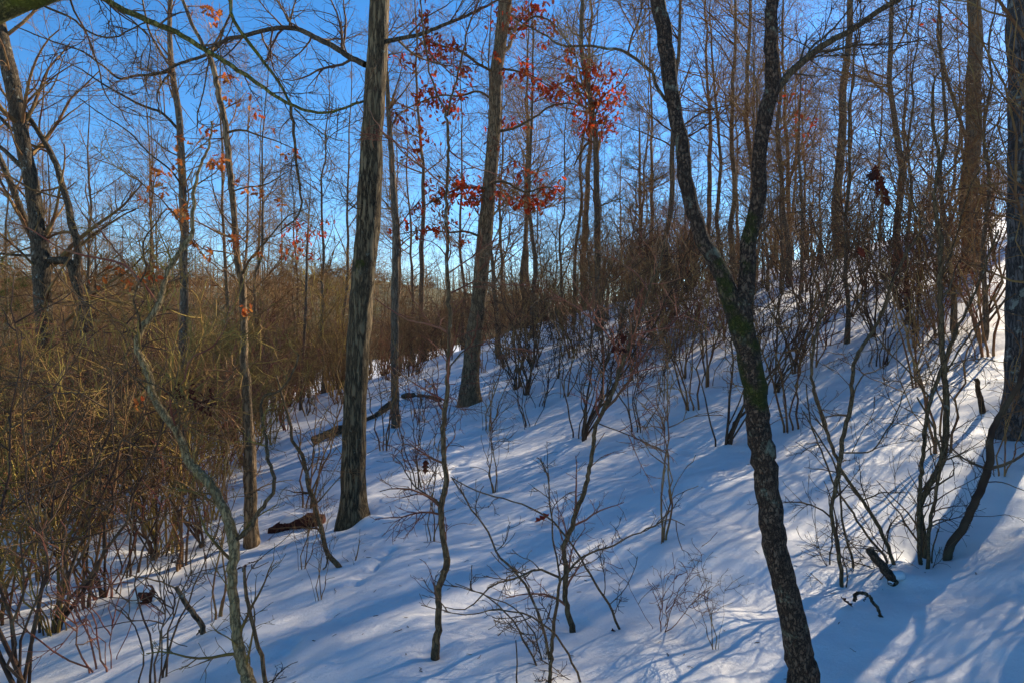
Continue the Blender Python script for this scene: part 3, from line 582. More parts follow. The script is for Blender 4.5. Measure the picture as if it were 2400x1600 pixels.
# trunk at the right edge
D = Plant('tree', 'thick pale barked trunk cut by the right edge of the picture', 'tree', 2412, 1002)
D.stem([(2413, 1002, 112), (2412, 960, 100), (2411, 860, 92), (2410, 760, 88), (2411, 600, 87), (2412, 400, 86), (2412, 200, 85), (2412, 0, 84)], 90, 84, mat='barkD', sides=20, amp=.04, ground=True, extend=6.5, flare=.25)
D.twigs(CROWN(28, 180, 700, 1900, .36), 'twig_dark', parents=[0], part='crown')

# left dark tree with knee-like limb
E = Plant('tree', 'dark trunk at the left edge with a knee-bent limb', 'tree', 110, 985, d=15.0)
E.stem([(110, 1010, 38), (108, 880, 34), (106, 800, 34), (101, 700, 36), (95, 600, 38), (88, 540, 34), (78, 450, 31), (60, 365, 31), (43, 275, 31), (27, 190, 34), (9, 110, 30), (-15, 0, 26)], 36, 26, mat='barkE', sides=18, ground=True, extend=5, step=.1)
E.stem([(98, 613, 18), (130, 611, 18), (155, 612, 20), (172, 628, 24), (178, 655, 24), (192, 690, 20), (197, 771, 18), (202, 830, 17), (206, 960, 17)], 18, 17, dd=-.5, part='limb', mat='barkE', sides=12, step=.1)
E.stem([(176, 640), (182, 600), (176, 550), (172, 540), (158, 475), (145, 434), (134, 392), (113, 348), (86, 303), (60, 266)], 18, 10, dd=.3, part='limb', mat='barkE', sides=10, step=.1)
E.stem([(92, 585), (69, 537), (45, 482), (20, 417), (0, 372), (-30, 300)], 16, 11, dd=.8, part='limb', mat='barkE', sides=10, step=.1)
E.stem([(60, 400), (38, 379), (0, 345), (-40, 320)], 12, 8, dd=.5, part='limb', mat='barkE', sides=8, step=.1)
E.stem([(44, 312), (28, 303), (0, 276), (-30, 250)], 9, 6, dd=.5, part='limb', mat='barkE', sides=8, step=.1)
E.stem([(60, 290), (90, 240), (120, 210), (150, 130)], 5, 2, dd=.8, part='limb', mat='barkF', sides=7, step=.1)
E.stem([(80, 600), (40, 598), (0, 595), (-30, 590)], 7, 5, dd=.5, part='limb', mat='barkE', sides=7, step=.1)
E.twigs(CROWN(60, 300, 1000, 2800, .1), 'twig', parents=[0, 1, 2, 3, 6])

# slim tree F
Fp = Plant('slim_tree', 'slim upright tree with long drooping branches, left of the crooked thin trunk', 'tree', 430, 1000, d=12.5)
Fp.stem([(430, 1010, 22), (430, 770, 19), (432, 668, 19), (430, 600, 19), (434, 537, 17), (429, 482, 17), (427, 413, 17), (424, 344, 16), (420, 275, 15), (410, 207, 14), (403, 165, 13), (397, 80, 11), (399, 0, 10)], 20, 10, mat='barkF', sides=14, ground=True, extend=3.5, step=.1)
Fp.stem([(403, 167), (358, 176), (310, 179), (286, 186), (241, 155), (193, 121), (131, 100), (34, 62)], 7, 2.5, dd=-1, part='branch', mat='barkE', sides=7)
Fp.stem([(417, 303), (379, 265), (334, 248), (293, 227), (251, 203), (224, 186), (193, 165), (155, 145)], 7, 2.5, dd=-1, part='branch', mat='barkE', sides=7)
Fp.stem([(403, 170), (380, 195), (370, 215), (372, 250), (376, 270)], 6, 3, dd=-.5, part='branch', mat='barkE', sides=6)
Fp.stem([(402, 160), (375, 120), (352, 80), (340, 30), (330, -20)], 6, 4, dd=.5, part='branch', mat='barkS', sides=6)
Fp.stem([(428, 440), (400, 400), (350, 360), (296, 305), (240, 270), (184, 230)], 5, 2, dd=-1.2, part='branch', mat='barkE', sides=6)
Fp.twigs(TW1(70, 420, 1100, 1.6), 'twig', parents=[0, 1, 2, 3, 4, 5])

# slim tree G with the snow foot left of A
G = Plant('slim_tree', 'thin crooked trunk rising beside the rotten log, orange leaves around it', 'tree', 590, 1270)
G.stem([(590, 1270, 34), (588, 1220, 30), (585, 1060, 28), (582, 1000, 23), (578, 909, 21), (573, 840, 18), (572, 737, 17), (568, 668, 17), (558, 616, 17), (551, 550, 14), (544, 448, 14), (537, 379, 14), (530, 310, 14), (517, 241, 13), (506, 193, 12), (492, 138, 11), (482, 118, 9), (460, 75, 8), (444, 41, 8), (424, -10, 7)], 30, 8, mat='barkB', sides=14, ground=True, extend=2, flare=.1, step=.06)
G.stem([(537, 310), (568, 306), (613, 320), (644, 330), (690, 350)], 6, 2, dd=-.4, part='branch', mat='barkS', sides=7)
G.stem([(566, 645), (585, 610), (613, 578), (651, 533), (680, 505), (720, 490)], 7, 2, dd=-.3, part='branch', mat='barkS', sides=7)
G.stem([(490, 135), (510, 90), (537, 40), (545, -20)], 6, 4, dd=.3, part='branch', mat='barkS', sides=7)
G.stem([(552, 540), (520, 500), (497, 430), (500, 380)], 4, 2, dd=-.4, part='branch', mat='barkS', sides=6)
G.stem([(544, 450), (575, 440), (630, 430), (680, 400)], 4, 2, dd=-.6, part='branch', mat='barkS', sides=6)
G.stem([(556, 600), (520, 590), (480, 585), (450, 560)], 4, 2, dd=-.6, part='branch', mat='barkS', sides=6)
G.leaves([(492, 48, 16), (485, 20, 12), (551, 238, 11), (527, 180, 10), (575, 190, 8), (599, 262, 11), (486, 310, 13), (417, 327, 11), (410, 382, 11), (496, 382, 15), (512, 386, 13), (536, 384, 12), (413, 482, 14), (420, 495, 10), (575, 440, 11), (610, 451, 12), (665, 365, 10), (685, 360, 9), (658, 475, 10), (551, 561, 15), (482, 592, 13), (685, 592, 11), (613, 602, 10), (572, 723, 12), (455, 568, 11), (590, 225, 8), (640, 300, 7)], 'leaf_orange', 17, per=13, dj=.3, limit=200)
G.twigs(TW1(40, 220, 560, .8), 'twig', parents=list(range(7)))

# crooked sapling H
H = Plant('crooked_sapling', 'crooked forking sapling winding up the left foreground', 'sapling', 584, 1612)
H.stem([(584, 1612, 29.9), (561, 1525, 26.4), (551, 1439, 23.0), (544, 1370, 21.8), (548, 1301, 23.0), (548, 1267, 25.3), (534, 1215, 21.8), (510, 1163, 20.7), (482, 1122, 20.7), (444, 1084, 19.5), (413, 1005, 17.2), (389, 978, 18.4), (362, 933, 17.2), (348, 878, 16.1), (331, 840, 14.9), (320, 805, 14.9), (327, 778, 14.9), (348, 750, 13.8), (372, 716, 13.8), (382, 678, 12.6), (396, 630, 12.6), (427, 585, 11.5), (448, 551, 10.3), (451, 516, 9.2), (455, 448, 8.0), (470, 390, 6.9), (489, 344, 5.8), (499, 286, 4.6)], 22, 5, dd=.5, mat='barkH', sides=14, ground=True, step=.025, amp=.07)
H.stem([(550, 1265), (578, 1246), (603, 1205), (637, 1156), (644, 1129), (632, 1088), (622, 1026), (613, 960), (616, 930), (654, 916), (682, 881), (700, 830)], 11, 4, dd=.4, part='branch', mat='barkS', sides=9, step=.03)
H.stem([(325, 785), (324, 740), (317, 720), (320, 675), (345, 620), (330, 580), (362, 530), (390, 490)], 6, 3, dd=-.3, part='branch', mat='barkS', sides=7)
H.stem([(331, 672), (296, 623), (265, 613), (172, 592), (121, 571), (62, 533), (20, 520)], 6, 2.5, dd=.4, part='branch', mat='twig_red', sides=7)
H.stem([(372, 716), (340, 670), (310, 640), (280, 600), (250, 560), (215, 510), (200, 430)], 6, 3, dd=.3, part='branch', mat='twig_red', sides=7)
H.stem([(448, 551), (420, 520), (380, 470), (330, 430), (270, 390), (215, 370)], 4, 2, dd=.3, part='branch', mat='twig', sides=6)
H.stem([(362, 933), (320, 890), (290, 850), (300, 810), (270, 760), (245, 720)], 5, 2.5, dd=-.3, part='branch', mat='barkS', sides=6)
H.stem([(413, 1005), (400, 930), (430, 890), (440, 850), (500, 810), (540, 720), (560, 650)], 5, 2, dd=-.3, part='branch', mat='twig_red', sides=6)
H.stem([(420, 1040), (412, 935), (370, 905), (300, 870), (290, 830)], 5, 2.5, dd=-.3, part='branch', mat='barkS', sides=6)
H.leaves([(375, 406, 13), (344, 468, 12), (380, 444, 12), (358, 647, 14), (306, 654, 14), (279, 633, 11), (226, 661, 11), (458, 341, 9), (325, 947, 9)], 'leaf_orange', 17, per=13, dj=.15, limit=100)
H.leaves([(427, 919, 19), (475, 945, 20), (480, 965, 14)], 'leaf_dark', 15, per=16, dj=.1, limit=100)
H.twigs(TW1(60, 260, 520, .5), 'twig_olive', parents=list(range(9)))

# broken thin sapling beside it
P2 = Plant('broken_sapling', 'thin broken sapling with a dry leaf beside the crooked sapling', 'sapling', 622, 1606)
P2.stem([(622, 1606, 10), (616, 1549, 10), (596, 1484, 9), (582, 1411, 9), (572, 1363, 8), (572, 1330, 6)], 10, 7, mat='barkS', sides=9, ground=True)
P2.stem([(574, 1370), (590, 1330), (640, 1285), (690, 1240)], 3, 1.5, dd=.2, part='branch', mat='twig_dark', sides=5)
P2.leaves([(590, 1330, 10), (568, 1338, 7)], 'leaf_dark', 18, per=40, dj=.02)
P2.twigs(TW1(4, 8, 16, .25), 'twig_dark')

# straight sapling in the middle
I = Plant('straight_sapling', 'slender bent sapling standing alone in the open snow at centre, forking high up', 'sapling', 1020, 1528)
I.stem([(1020, 1528, 19), (1027, 1456, 15), (1031, 1370, 15), (1048, 1318, 16), (1041, 1273, 14), (1034, 1225, 14), (1036, 1180, 14), (1046, 1136, 13), (1041, 1077, 12), (1039, 1046, 12), (1041, 978, 12), (1046, 926, 11), (1050, 874, 10), (1053, 805, 10), (1053, 702, 10), (1048, 633, 9), (1048, 530, 8), (1046, 482, 8), (1048, 413, 7), (1051, 327, 7), (1046, 265, 6)], 17, 6, dd=.2, mat='barkS', sides=12, ground=True, step=.025, flare=.1)
I.stem([(1046, 265), (1025, 220), (1007, 179), (998, 120), (993, 76), (985, 0), (980, -60)], 5, 3.5, part='branch', mat='barkS', sides=7)
I.stem([(1048, 272), (1060, 225), (1072, 183), (1085, 120), (1093, 79), (1120, 7), (1140, -50)], 5, 3.5, part='branch', mat='barkS', sides=7)
I.stem([(1036, 1188), (1015, 1165), (985, 1150), (960, 1120), (925, 1070)], 5, 2, dd=.2, part='branch', mat='barkS', sides=7)
I.stem([(1050, 780), (1020, 765), (960, 750), (930, 735), (880, 700)], 5, 2, dd=.3, part='branch', mat='twig_red', sides=7)
I.stem([(1052, 640), (1090, 615), (1120, 595), (1170, 560)], 4, 2, dd=.3, part='branch', mat='twig_red', sides=7)
I.stem([(1048, 440), (1000, 400), (960, 360), (890, 300), (860, 250)], 4, 2, dd=.4, part='branch', mat='twig_red', sides=6)
I.stem([(1050, 350), (1090, 380), (1130, 400), (1200, 420)], 3.5, 1.8, dd=.3, part='branch', mat='twig_red', sides=6)
I.stem([(1052, 690), (1110, 660), (1190, 610), (1250, 560)], 4, 2, dd=.3, part='branch', mat='twig_red', sides=6)
I.stem([(1046, 940), (1010, 920), (960, 890), (920, 860)], 4, 2, dd=.3, part='branch', mat='twig_red', sides=6)
I.stem([(1044, 955), (1060, 850), (1090, 820), (1150, 800), (1200, 830), (1260, 890)], 4, 2, dd=.5, part='branch', mat='barkS', sides=6)
I.twigs(TW1(54, 220, 460, .5), 'twig_red')

# curved sapling J
J = Plant('curved_sapling', 'curving sapling splitting into two stems in the snow, right of the straight sapling', 'sapling', 1341, 1468)
J.stem([(1341, 1468, 15), (1327, 1422, 13), (1327, 1353, 13), (1327, 1330, 12), (1320, 1284, 12), (1334, 1249, 12), (1351, 1198, 11), (1368, 1156, 11), (1382, 1094, 10), (1389, 1060, 10), (1392, 1040, 10), (1399, 988, 10), (1413, 964, 10), (1434, 923, 9), (1458, 850, 9), (1485, 785, 8), (1509, 723, 7), (1520, 685, 6), (1545, 620, 5), (1560, 560, 4)], 13, 4, dd=.2, mat='barkS', sides=12, ground=True, step=.025)
J.stem([(1413, 964), (1440, 935), (1461, 912), (1490, 860), (1516, 823), (1558, 771), (1600, 737), (1650, 690)], 7, 3, dd=.3, part='branch', mat='twig_red', sides=8)
J.stem([(1458, 850), (1430, 790), (1400, 760), (1350, 720), (1300, 690)], 4, 2, dd=.3, part='branch', mat='twig_red', sides=6)
J.stem([(1520, 685), (1490, 640), (1430, 600), (1380, 590)], 3.5, 2, dd=.3, part='branch', mat='twig_red', sides=6)
J.stem([(1399, 990), (1450, 1010), (1500, 1030), (1560, 1060)], 3, 1.5, dd=.2, part='branch', mat='twig_dark', sides=6)
J.leaves([(1440, 800, 20), (1446, 820, 16)], 'leaf_dark', 24, per=60, dj=.05, limit=30)
J.twigs(TW1(44, 180, 360, .5), 'twig_red')

# criss-crossing shrub in front
K = Plant('sprawling_shrub', 'sprawling bare shrub with crossing branches at the bottom centre', 'shrub', 1291, 1606)
K.stem([(1291, 1606), (1292, 1540), (1296, 1473), (1306, 1410), (1313, 1353)], 10, 7, part='stem', ground=True, dd=.1, step=.02, sides=9)
K.stem([(1288, 1545), (1275, 1480), (1258, 1425), (1237, 1380), (1203, 1332), (1168, 1301), (1144, 1246), (1100, 1184), (1060, 1120)], 7, 3, part='stem', dd=.5, sides=8)
K.stem([(1313, 1353), (1290, 1345), (1268, 1333), (1213, 1353), (1158, 1370), (1130, 1394), (1086, 1428), (1038, 1421)], 6, 2, part='stem', dd=-.2, sides=7)
K.stem([(1313, 1353), (1305, 1310), (1297, 1270), (1290, 1180), (1278, 1100), (1265, 1080)], 5, 3, part='stem', dd=.4, sides=7)
K.stem([(1313, 1360), (1335, 1335), (1360, 1308), (1430, 1280), (1475, 1256), (1533, 1232), (1568, 1215), (1600, 1228)], 6, 2, part='stem', dd=.4, sides=7)
K.stem([(1360, 1598), (1340, 1550), (1323, 1515), (1282, 1466), (1230, 1439), (1162, 1428), (1096, 1440), (1041, 1432)], 6, 2, part='stem', ground=True, dd=-.1, sides=7)
K.stem([(1448, 1472), (1427, 1418), (1385, 1349), (1337, 1274), (1299, 1222), (1248, 1191), (1189, 1170), (1117, 1150), (1055, 1119)], 6, 2.5, part='stem', ground=True, dd=-.2, sides=7)
K.stem([(1258, 1560), (1232, 1505), (1190, 1440), (1140, 1395), (1060, 1370)], 5, 2, part='stem', ground=True, dd=-.1, sides=7)
K.stem([(1269, 1546), (1250, 1480), (1200, 1420), (1150, 1400), (1070, 1365)], 4, 2, part='stem', ground=True, dd=.2, sides=7)
K.stem([(1213, 1600), (1213, 1560), (1212, 1520), (1211, 1500)], 4, 2.5, part='stem', ground=True, sides=6)
K.leaves([(1433, 1492, 6)], 'leaf_dark', 34, per=60, dj=.01)
K.twigs(TW1(44, 170, 380, .36), 'twig_dark', parents=list(range(9)))

# clumps on the right
Lc = Plant('shrub', 'bare shrub of several leaning stems right of the forked tree', 'shrub', 1974, 1365)
Lc.stem([(1974, 1365, 9), (1958, 1253, 10), (1948, 1191, 9), (1962, 1129, 11), (1972, 1060, 11), (1979, 1005, 10), (1996, 943, 10), (1998, 874, 9), (2010, 833, 9), (2048, 771, 8), (2080, 700, 7), (2110, 620, 6), (2160, 540, 5)], 10, 5, dd=.6, part='stem', ground=True, sides=9, step=.03)
Lc.stem([(2094, 1320, 9), (2058, 1232, 9), (2013, 1160, 8), (1975, 1105, 8), (1945, 1030, 8), (1917, 950, 8), (1903, 888, 7), (1903, 836, 7), (1925, 740, 6), (1950, 660, 5), (1960, 600, 4)], 9, 4, dd=.4, part='stem', ground=True, sides=9, step=.03)
Lc.stem([(2000, 1330), (1975, 1225), (1968, 1146), (1958, 1090), (1930, 1040), (1880, 960)], 6, 3, dd=.2, part='stem', ground=True, sides=7)
Lc.stem([(2078, 1316), (2030, 1250), (1990, 1187), (1965, 1156), (1930, 1067), (1900, 990), (1890, 900)], 6, 3, dd=.3, part='stem', ground=True, sides=7)
Lc.stem([(1945, 1322), (1950, 1260), (1948, 1200), (1940, 1160)], 4, 3, part='stem', ground=True, sides=6)
Lc.stem([(1996, 940), (2010, 900), (2080, 850), (2130, 780)], 4, 2, dd=.2, part='stem', sides=6)
Lc.stem([(2025, 1170), (2060, 1155), (2090, 1154), (2118, 1153)], 4, 2, dd=.1, part='stem', sides=6)
Lc.stem([(1975, 1060), (2050, 1050), (2070, 1020), (2090, 990), (2130, 900), (2200, 860)], 4, 2, dd=.3, part='stem', sides=6)
Lc.twigs(TW1(60, 240, 420, .62), 'twig_dark')
Mc = Plant('shrub', 'tight clump of tall upright stems between leaning shrub and curved trunk', 'shrub', 2160, 1300)
Mc.stem([(2155, 1296, 9), (2153, 1180, 9), (2165, 1060, 9), (2168, 1000, 9), (2185, 926, 8), (2199, 891, 8), (2230, 800, 7), (2270, 720, 6), (2310, 620, 5), (2340, 540, 4)], 9, 4, dd=.4, part='stem', ground=True, sides=9, step=.03)
Mc.stem([(2168, 1286, 15), (2158, 1177, 13), (2182, 1129, 14), (2209, 1077, 15), (2216, 1012, 14), (2220, 953, 13), (2213, 874, 12), (2206, 771, 12), (2203, 668, 11), (2205, 560, 10), (2190, 470, 8), (2200, 379, 7), (2185, 280, 6), (2190, 180, 4)], 14, 4, dd=.5, part='stem', ground=True, sides=11, step=.03)
Mc.stem([(2175, 1328, 9), (2182, 1215, 8), (2199, 1129, 7), (2205, 1090, 6), (2190, 1010, 5), (2150, 930, 4)], 9, 4, dd=.2, part='stem', ground=True, sides=8)
Mc.stem([(2187, 1300), (2195, 1262), (2200, 1238)], 4, 3, part='stem', ground=True, sides=6)
Mc.stem([(2213, 880), (2250, 820), (2300, 750), (2380, 690)], 5, 2.5, dd=.3, part='stem', sides=6)
Mc.stem([(2205, 660), (2240, 560), (2260, 480), (2310, 380), (2370, 320)], 5, 2.5, dd=.4, part='stem', sides=6)
Mc.stem([(2180, 930), (2120, 860), (2080, 820), (2020, 740), (1960, 690)], 4, 2, dd=.4, part='stem', sides=6)
Mc.stem([(2203, 600), (2150, 500), (2120, 420), (2060, 340), (2040, 260)], 4, 2, dd=.4, part='stem', sides=6)
Mc.leaves([(2048, 405, 20), (2052, 430, 18)], 'leaf_dark', 40, per=90, dj=.05, limit=30)
Mc.leaves([(2024, 568, 14), (2089, 675, 12)], 'leaf_dark', 26, per=50, dj=.05, limit=30)
Mc.twigs(TW1(70, 300, 560, .65), 'twig_dark')
Nn = Plant('curved_sapling', 'dark curved sapling leaning out of bare snow below the right edge trunk', 'sapling', 2222, 1288)
Nn.stem([(2222, 1288, 20), (2254, 1239, 19), (2289, 1167, 18), (2313, 1105, 18), (2323, 1060, 17), (2321, 1035, 15), (2328, 1002, 14), (2351, 960, 13), (2385, 900, 11), (2410, 800, 10), (2440, 650, 8)], 19, 8, dd=.5, mat='twig_dark', sides=12, ground=True, step=.03)
Nn.stem([(2318, 1098), (2365, 1083), (2400, 1063), (2450, 1020)], 8, 4, dd=.2, part='branch', mat='twig_dark', sides=7)
Nn.stem([(2310, 1098), (2270, 1080), (2240, 1058), (2190, 1010)], 5, 2, dd=.2, part='branch', mat='twig_dark', sides=7)
Nn.stem([(2300, 1130), (2350, 1130), (2380, 1140), (2420, 1160)], 3, 1.5, dd=.1, part='branch', mat='twig_dark', sides=6)
Nn.twigs(TW1(14, 50, 110, .4), 'twig_dark')
# broken bent stem left of A
Bs = Plant('bent_sapling', 'bent bare stem curling into the snow left of the furrowed trunk', 'sapling', 797, 1330)
Bs.stem([(797, 1330, 13), (768, 1298, 12), (757, 1253, 11), (740, 1191, 11), (723, 1136, 10), (706, 1060, 9), (690, 1040, 8), (680, 990, 7), (665, 940, 6), (650, 880, 4)], 12, 4, dd=.4, mat='barkS', sides=10, ground=True, sink=.05) if False else \
Bs.stem([(797, 1330, 13), (768, 1298, 12), (757, 1253, 11), (740, 1191, 11), (723, 1136, 10), (706, 1060, 9), (690, 1040, 8), (680, 990, 7), (665, 940, 6), (650, 880, 4)], 12, 4, dd=.4, mat='barkS', sides=10, ground=True)
Bs.stem([(766, 1305), (765, 1325), (755, 1336)], 5, 3, part='branch', mat='barkS', sides=6)
Bs.stem([(723, 1136), (745, 1080), (750, 1000), (770, 950)], 4, 2, dd=.2, part='branch', mat='twig', sides=6)
Bs.twigs(TW1(16, 60, 140, .5), 'twig')
# thin trunk behind A
U = Plant('slim_tree', 'slim straight trunk just right of and behind the furrowed trunk', 'tree', 927, 994)
U.stem([(927, 994, 22), (925, 874, 19), (926, 771, 19), (926, 650, 17), (927, 530, 16), (920, 413, 14), (914, 310, 12), (907, 207, 10), (905, 100, 8), (908, 0, 7)], 20, 7, mat='barkF', sides=12, ground=True, extend=2.5, step=.1)
U.twigs(TW1(60, 320, 900, 1.3, .3), 'twig')
for px, py, d, cl, lab in [(705, 770, 16.0, [(690, 535, 26), (720, 560, 28), (752, 548, 24), (700, 585, 22), (735, 600, 18), (670, 560, 16), (770, 520, 14)], 'young oak holding small rusty leaves left of the furrowed trunk'),
                           (1878, 700, 16.0, [(1850, 235, 16), (1880, 210, 18), (1862, 270, 18), (1895, 285, 18), (1870, 320, 16), (1845, 300, 12), (1900, 330, 12)], 'young oak holding sparse rusty leaves right of the forked tree'),
                           (2330, 640, 14.0, [(2160, 25, 16), (2190, 45, 14), (2150, 60, 10), (2230, 30, 14), (2260, 60, 12)], 'young oak holding a few brown leaves near the right edge')]:
    yo = Plant('young_oak', lab, 'tree', px, py, d=d); yo.base[2] = gz(yo.base[0], yo.base[1]); yo.root.location = tuple(yo.base)
    xs = [c[0] for c in cl]; ys = [c[1] for c in cl]; mx = sum(xs) / len(xs)
    yo.stem([(px, HY - yo.base[2] / d * FPX, 9), ((px + mx) / 2 + 6, (py + max(ys)) / 2, 7), (mx, max(ys), 6), (mx + 5, min(ys) - 30, 3)], 8, 3, mat='barkF', sides=8, ground=True, extend=1.0, step=.2)
    yo.leaves(cl, 'leaf_red', 11, per=26, dj=.5, limit=120); yo.twigs(TW1(30, 120, 260, 1.2), 'twig')
# overhanging mossy tree, its trunk just outside on the left
O = Plant('mossy_tree', 'mossy tree at the top left corner, its long green branch crossing the sky', 'tree', -330, 1560, d=3.4)
O.base[2] = gz(O.base[0], O.base[1]); O.root.location = tuple(O.base)
O.stem([(-330, 1650, 190), (-335, 1200, 170), (-320, 800, 160), (-300, 450, 150), (-260, 180, 140), (-120, 60, 110), (0, -10, 96), (110, -40, 86), (240, -110, 70), (400, -260, 50), (520, -420, 30)], 170, 70, mat='barkM', sides=22, ground=True, amp=.06)
O.stem([(170, -75), (248, 0), (344, 48), (413, 76), (482, 117), (585, 183), (630, 214), (671, 241), (706, 255), (775, 265), (800, 257), (840, 240)], 17, 5, dd=.3, part='branch', mat='barkM', sides=10, step=.03)
O.stem([(520, -60), (537, 0), (541, 34), (579, 96), (620, 148), (671, 224), (684, 250)], 9, 6, dd=.2, part='branch', mat='barkM', sides=8, d0=3.6)
O.stem([(682, 250), (689, 310), (696, 379), (702, 448), (706, 489), (690, 516), (660, 540)], 8, 4, dd=.2, part='branch', mat='barkS', sides=8)
O.stem([(690, 255), (720, 285), (745, 305), (768, 320), (800, 330)], 4, 2, dd=.2, part='branch', mat='barkM', sides=7)
O.stem([(60, -10), (103, 14), (165, 41), (207, 76), (241, 88), (275, 86), (310, 69), (350, 48)], 6, 3, dd=.2, part='branch', mat='barkS', sides=7)
O.stem([(165, 0), (175, 25), (205, 80), (225, 130), (240, 190), (265, 245), (300, 265), (350, 275)], 5, 2, dd=.3, part='branch', mat='barkS', sides=7)
O.stem([(482, 117), (500, 110), (537, 40)], 5, 4, dd=.1, part='branch', mat='barkS', sides=7)
O.stem([(488, 122), (489, 160), (480, 200), (465, 260), (461, 315)], 4, 2, dd=.1, part='branch', mat='barkS', sides=7)
O.stem([(205, -20), (290, 35), (350, 90), (352, 130), (342, 180), (345, 226)], 4, 2, dd=.2, part='branch', mat='barkS', sides=7)
O.twigs(TW1(40, 200, 480, .42, up=-.02), 'twig_dark', parents=list(range(1, 10)))

# ------------------------------------------------------------------ fallen wood and stumps
def log(name, label, cat, a, b, r0, r1, mat, snow=.0, bendz=0.0, lift=.0, seed=0, mid=None):
    """a, b: pixel positions on the snow"""
    da, db = hit(*a), hit(*b); p0 = W(*a, da); p1 = W(*b, db); p0[2] = gz(p0[0], p0[1]) + lift; p1[2] = gz(p1[0], p1[1]) + lift
    t = thing(name, label, cat, tuple(p0)); n = 12; u = np.linspace(0, 1, n)[:, None]; P = p0 + (p1 - p0) * u; P[:, 2] += bendz * np.sin(u[:, 0] * math.pi)
    g = np.random.default_rng(seed); P[1:-1] += np.cumsum(g.normal(0, .02, (n - 2, 3)), 0) * np.sin(u[1:-1] * math.pi)
    R = np.linspace(r0, r1, n) * g.uniform(.9, 1.1, n)
    V, F = trunk_mesh(P - p0, R, 14, .12, seed, .04); obj('wood', mesh_quads('wood', V, F), M[mat], t)
    if snow:
        s = slice(2, n - 2); Ps = P[s] + np.array([0, 0, 1]) * (R[s] * .62)[:, None]; V, F = trunk_mesh(Ps - p0, R[s] * snow * np.sin(np.linspace(.25, math.pi - .25, n - 4)), 12, .25, seed + 3, .04); obj('snow_cap', mesh_quads('snow_cap', V, F), M['snow'], t)
    return t
log('fallen_log', 'red brown rotten log half buried in snow left of the furrowed trunk', 'log', (632, 1247), (757, 1226), .055, .085, 'rot', snow=1.0, lift=.0, seed=2)
log('fallen_log', 'dark fallen log lying behind the furrowed trunk', 'log', (735, 1042), (925, 950), .07, .06, 'barkE', snow=.8, lift=.07, seed=3)
log('fallen_branch', 'curved snowy dead branch lying left of the red leaved oak', 'branch', (945, 935), (1032, 945), .05, .035, 'barkE', snow=.95, bendz=.05, lift=.06, seed=4)
def stub(name, label, top, base, w0, w1, mat, snowcap=False):
    p = Plant(name, label, 'stump', *base, sink=.12); k = p.stem([(*base, w0), ((base[0] + top[0]) / 2 + 3, (base[1] + top[1]) / 2, (w0 + w1) / 2), (*top, w1)], w0, w1, dd=-.05, part='wood', mat=mat, sides=12, amp=.14, ground=True, step=.015)
    if snowcap:
        P, R = p.curves[k]; q = W(base[0] + 8, base[1] - 10, p.d); V, F = trunk_mesh(np.array([[-.05, -.03, -.02], [-.02, 0, .015], [.03, .01, .015], [.06, .03, -.02]]) + (q - p.base), np.array([.012, .032, .03, .01]), 10, .15, 4, .012); obj('snow_cap', mesh_quads('snow_cap', V, F), M['snow'], p.root)
    return p
s1 = stub('broken_stump', 'leaning broken mossy stump in the snow under the leaning shrub', (2036, 1288), (2092, 1364), 22, 18, 'barkC', True)
s1.stem([(2088, 1356), (2104, 1352), (2112, 1352)], 6, 3, part='stub', mat='barkC', sides=6)
stub('broken_stub', 'short upright broken stub beside the right edge trunk', (2287, 888), (2304, 984), 15, 11, 'barkC')
s3 = stub('broken_stump', 'leaning dead stem with knobbly top in the snow, lower left', (411, 1375), (477, 1484), 13, 11, 'barkE')
s3.stem([(430, 1402), (450, 1430), (463, 1440)], 5, 2, dd=.1, part='stub', mat='barkE', sides=6)
s3.stem([(466, 1476), (458, 1492), (452, 1508)], 4, 2, part='stub', mat='barkE', sides=6)
s3.stem([(415, 1380), (370, 1360), (320, 1350), (230, 1340)], 4, 2, dd=.2, part='stub', mat='twig', sides=6)
cs = stub('cut_stump', 'small snow topped cut stump with reddish face in the left brush', (345, 1388), (340, 1412), 34, 34, 'rot', False)
V, F = trunk_mesh(np.array([[-.09, 0, .02], [-.05, 0, .07], [.03, 0, .085], [.09, 0, .03]]), np.array([.03, .07, .07, .03]), 12, .15, 4, .02); obj('snow_cap', mesh_quads('snow_cap', V, F), M['snow'], cs.root)
st = Plant('curved_stick', 'thin hooked stick arching out of the snow', 'stick', 2068, 1448, sink=.04)
st.stem([(2068, 1448, 6), (2058, 1428, 7), (2048, 1411, 8), (2036, 1396, 8), (2022, 1388, 8), (2010, 1389, 8), (2005, 1400, 9), (2004, 1408, 8)], 6, 9, part='wood', mat='barkE', sides=8, ground=True, step=.01)
st.stem([(2030, 1393), (2026, 1402), (2022, 1406)], 3, 2, part='twig', mat='barkE', sides=6)
def fallen_leaf(label, px, py, size, mat, rz, lift=.02, tilt=.3):
    d = hit(px, py); p = W(px, py, d); o = obj('fallen_leaf', LEAF[mat][1], None); o.location = (p[0], p[1], gz(p[0], p[1]) + lift); o.rotation_euler = (tilt, .15, rz); o.scale = (size * d / FPX,) * 3
    tag(o, label, 'leaf')
fallen_leaf('small dark red leaf lying on snow beside the hooked stick', 1998, 1432, 34, 'leaf_dark', .6)
fallen_leaf('rust red lobed leaf on the snow beyond the sprawling shrub', 1254, 1228, 40, 'leaf_red', -1.2)
fallen_leaf('brown leaf standing in snow left of the straight sapling', 996, 1120, 34, 'leaf_dark', .5, .05, 1.2)

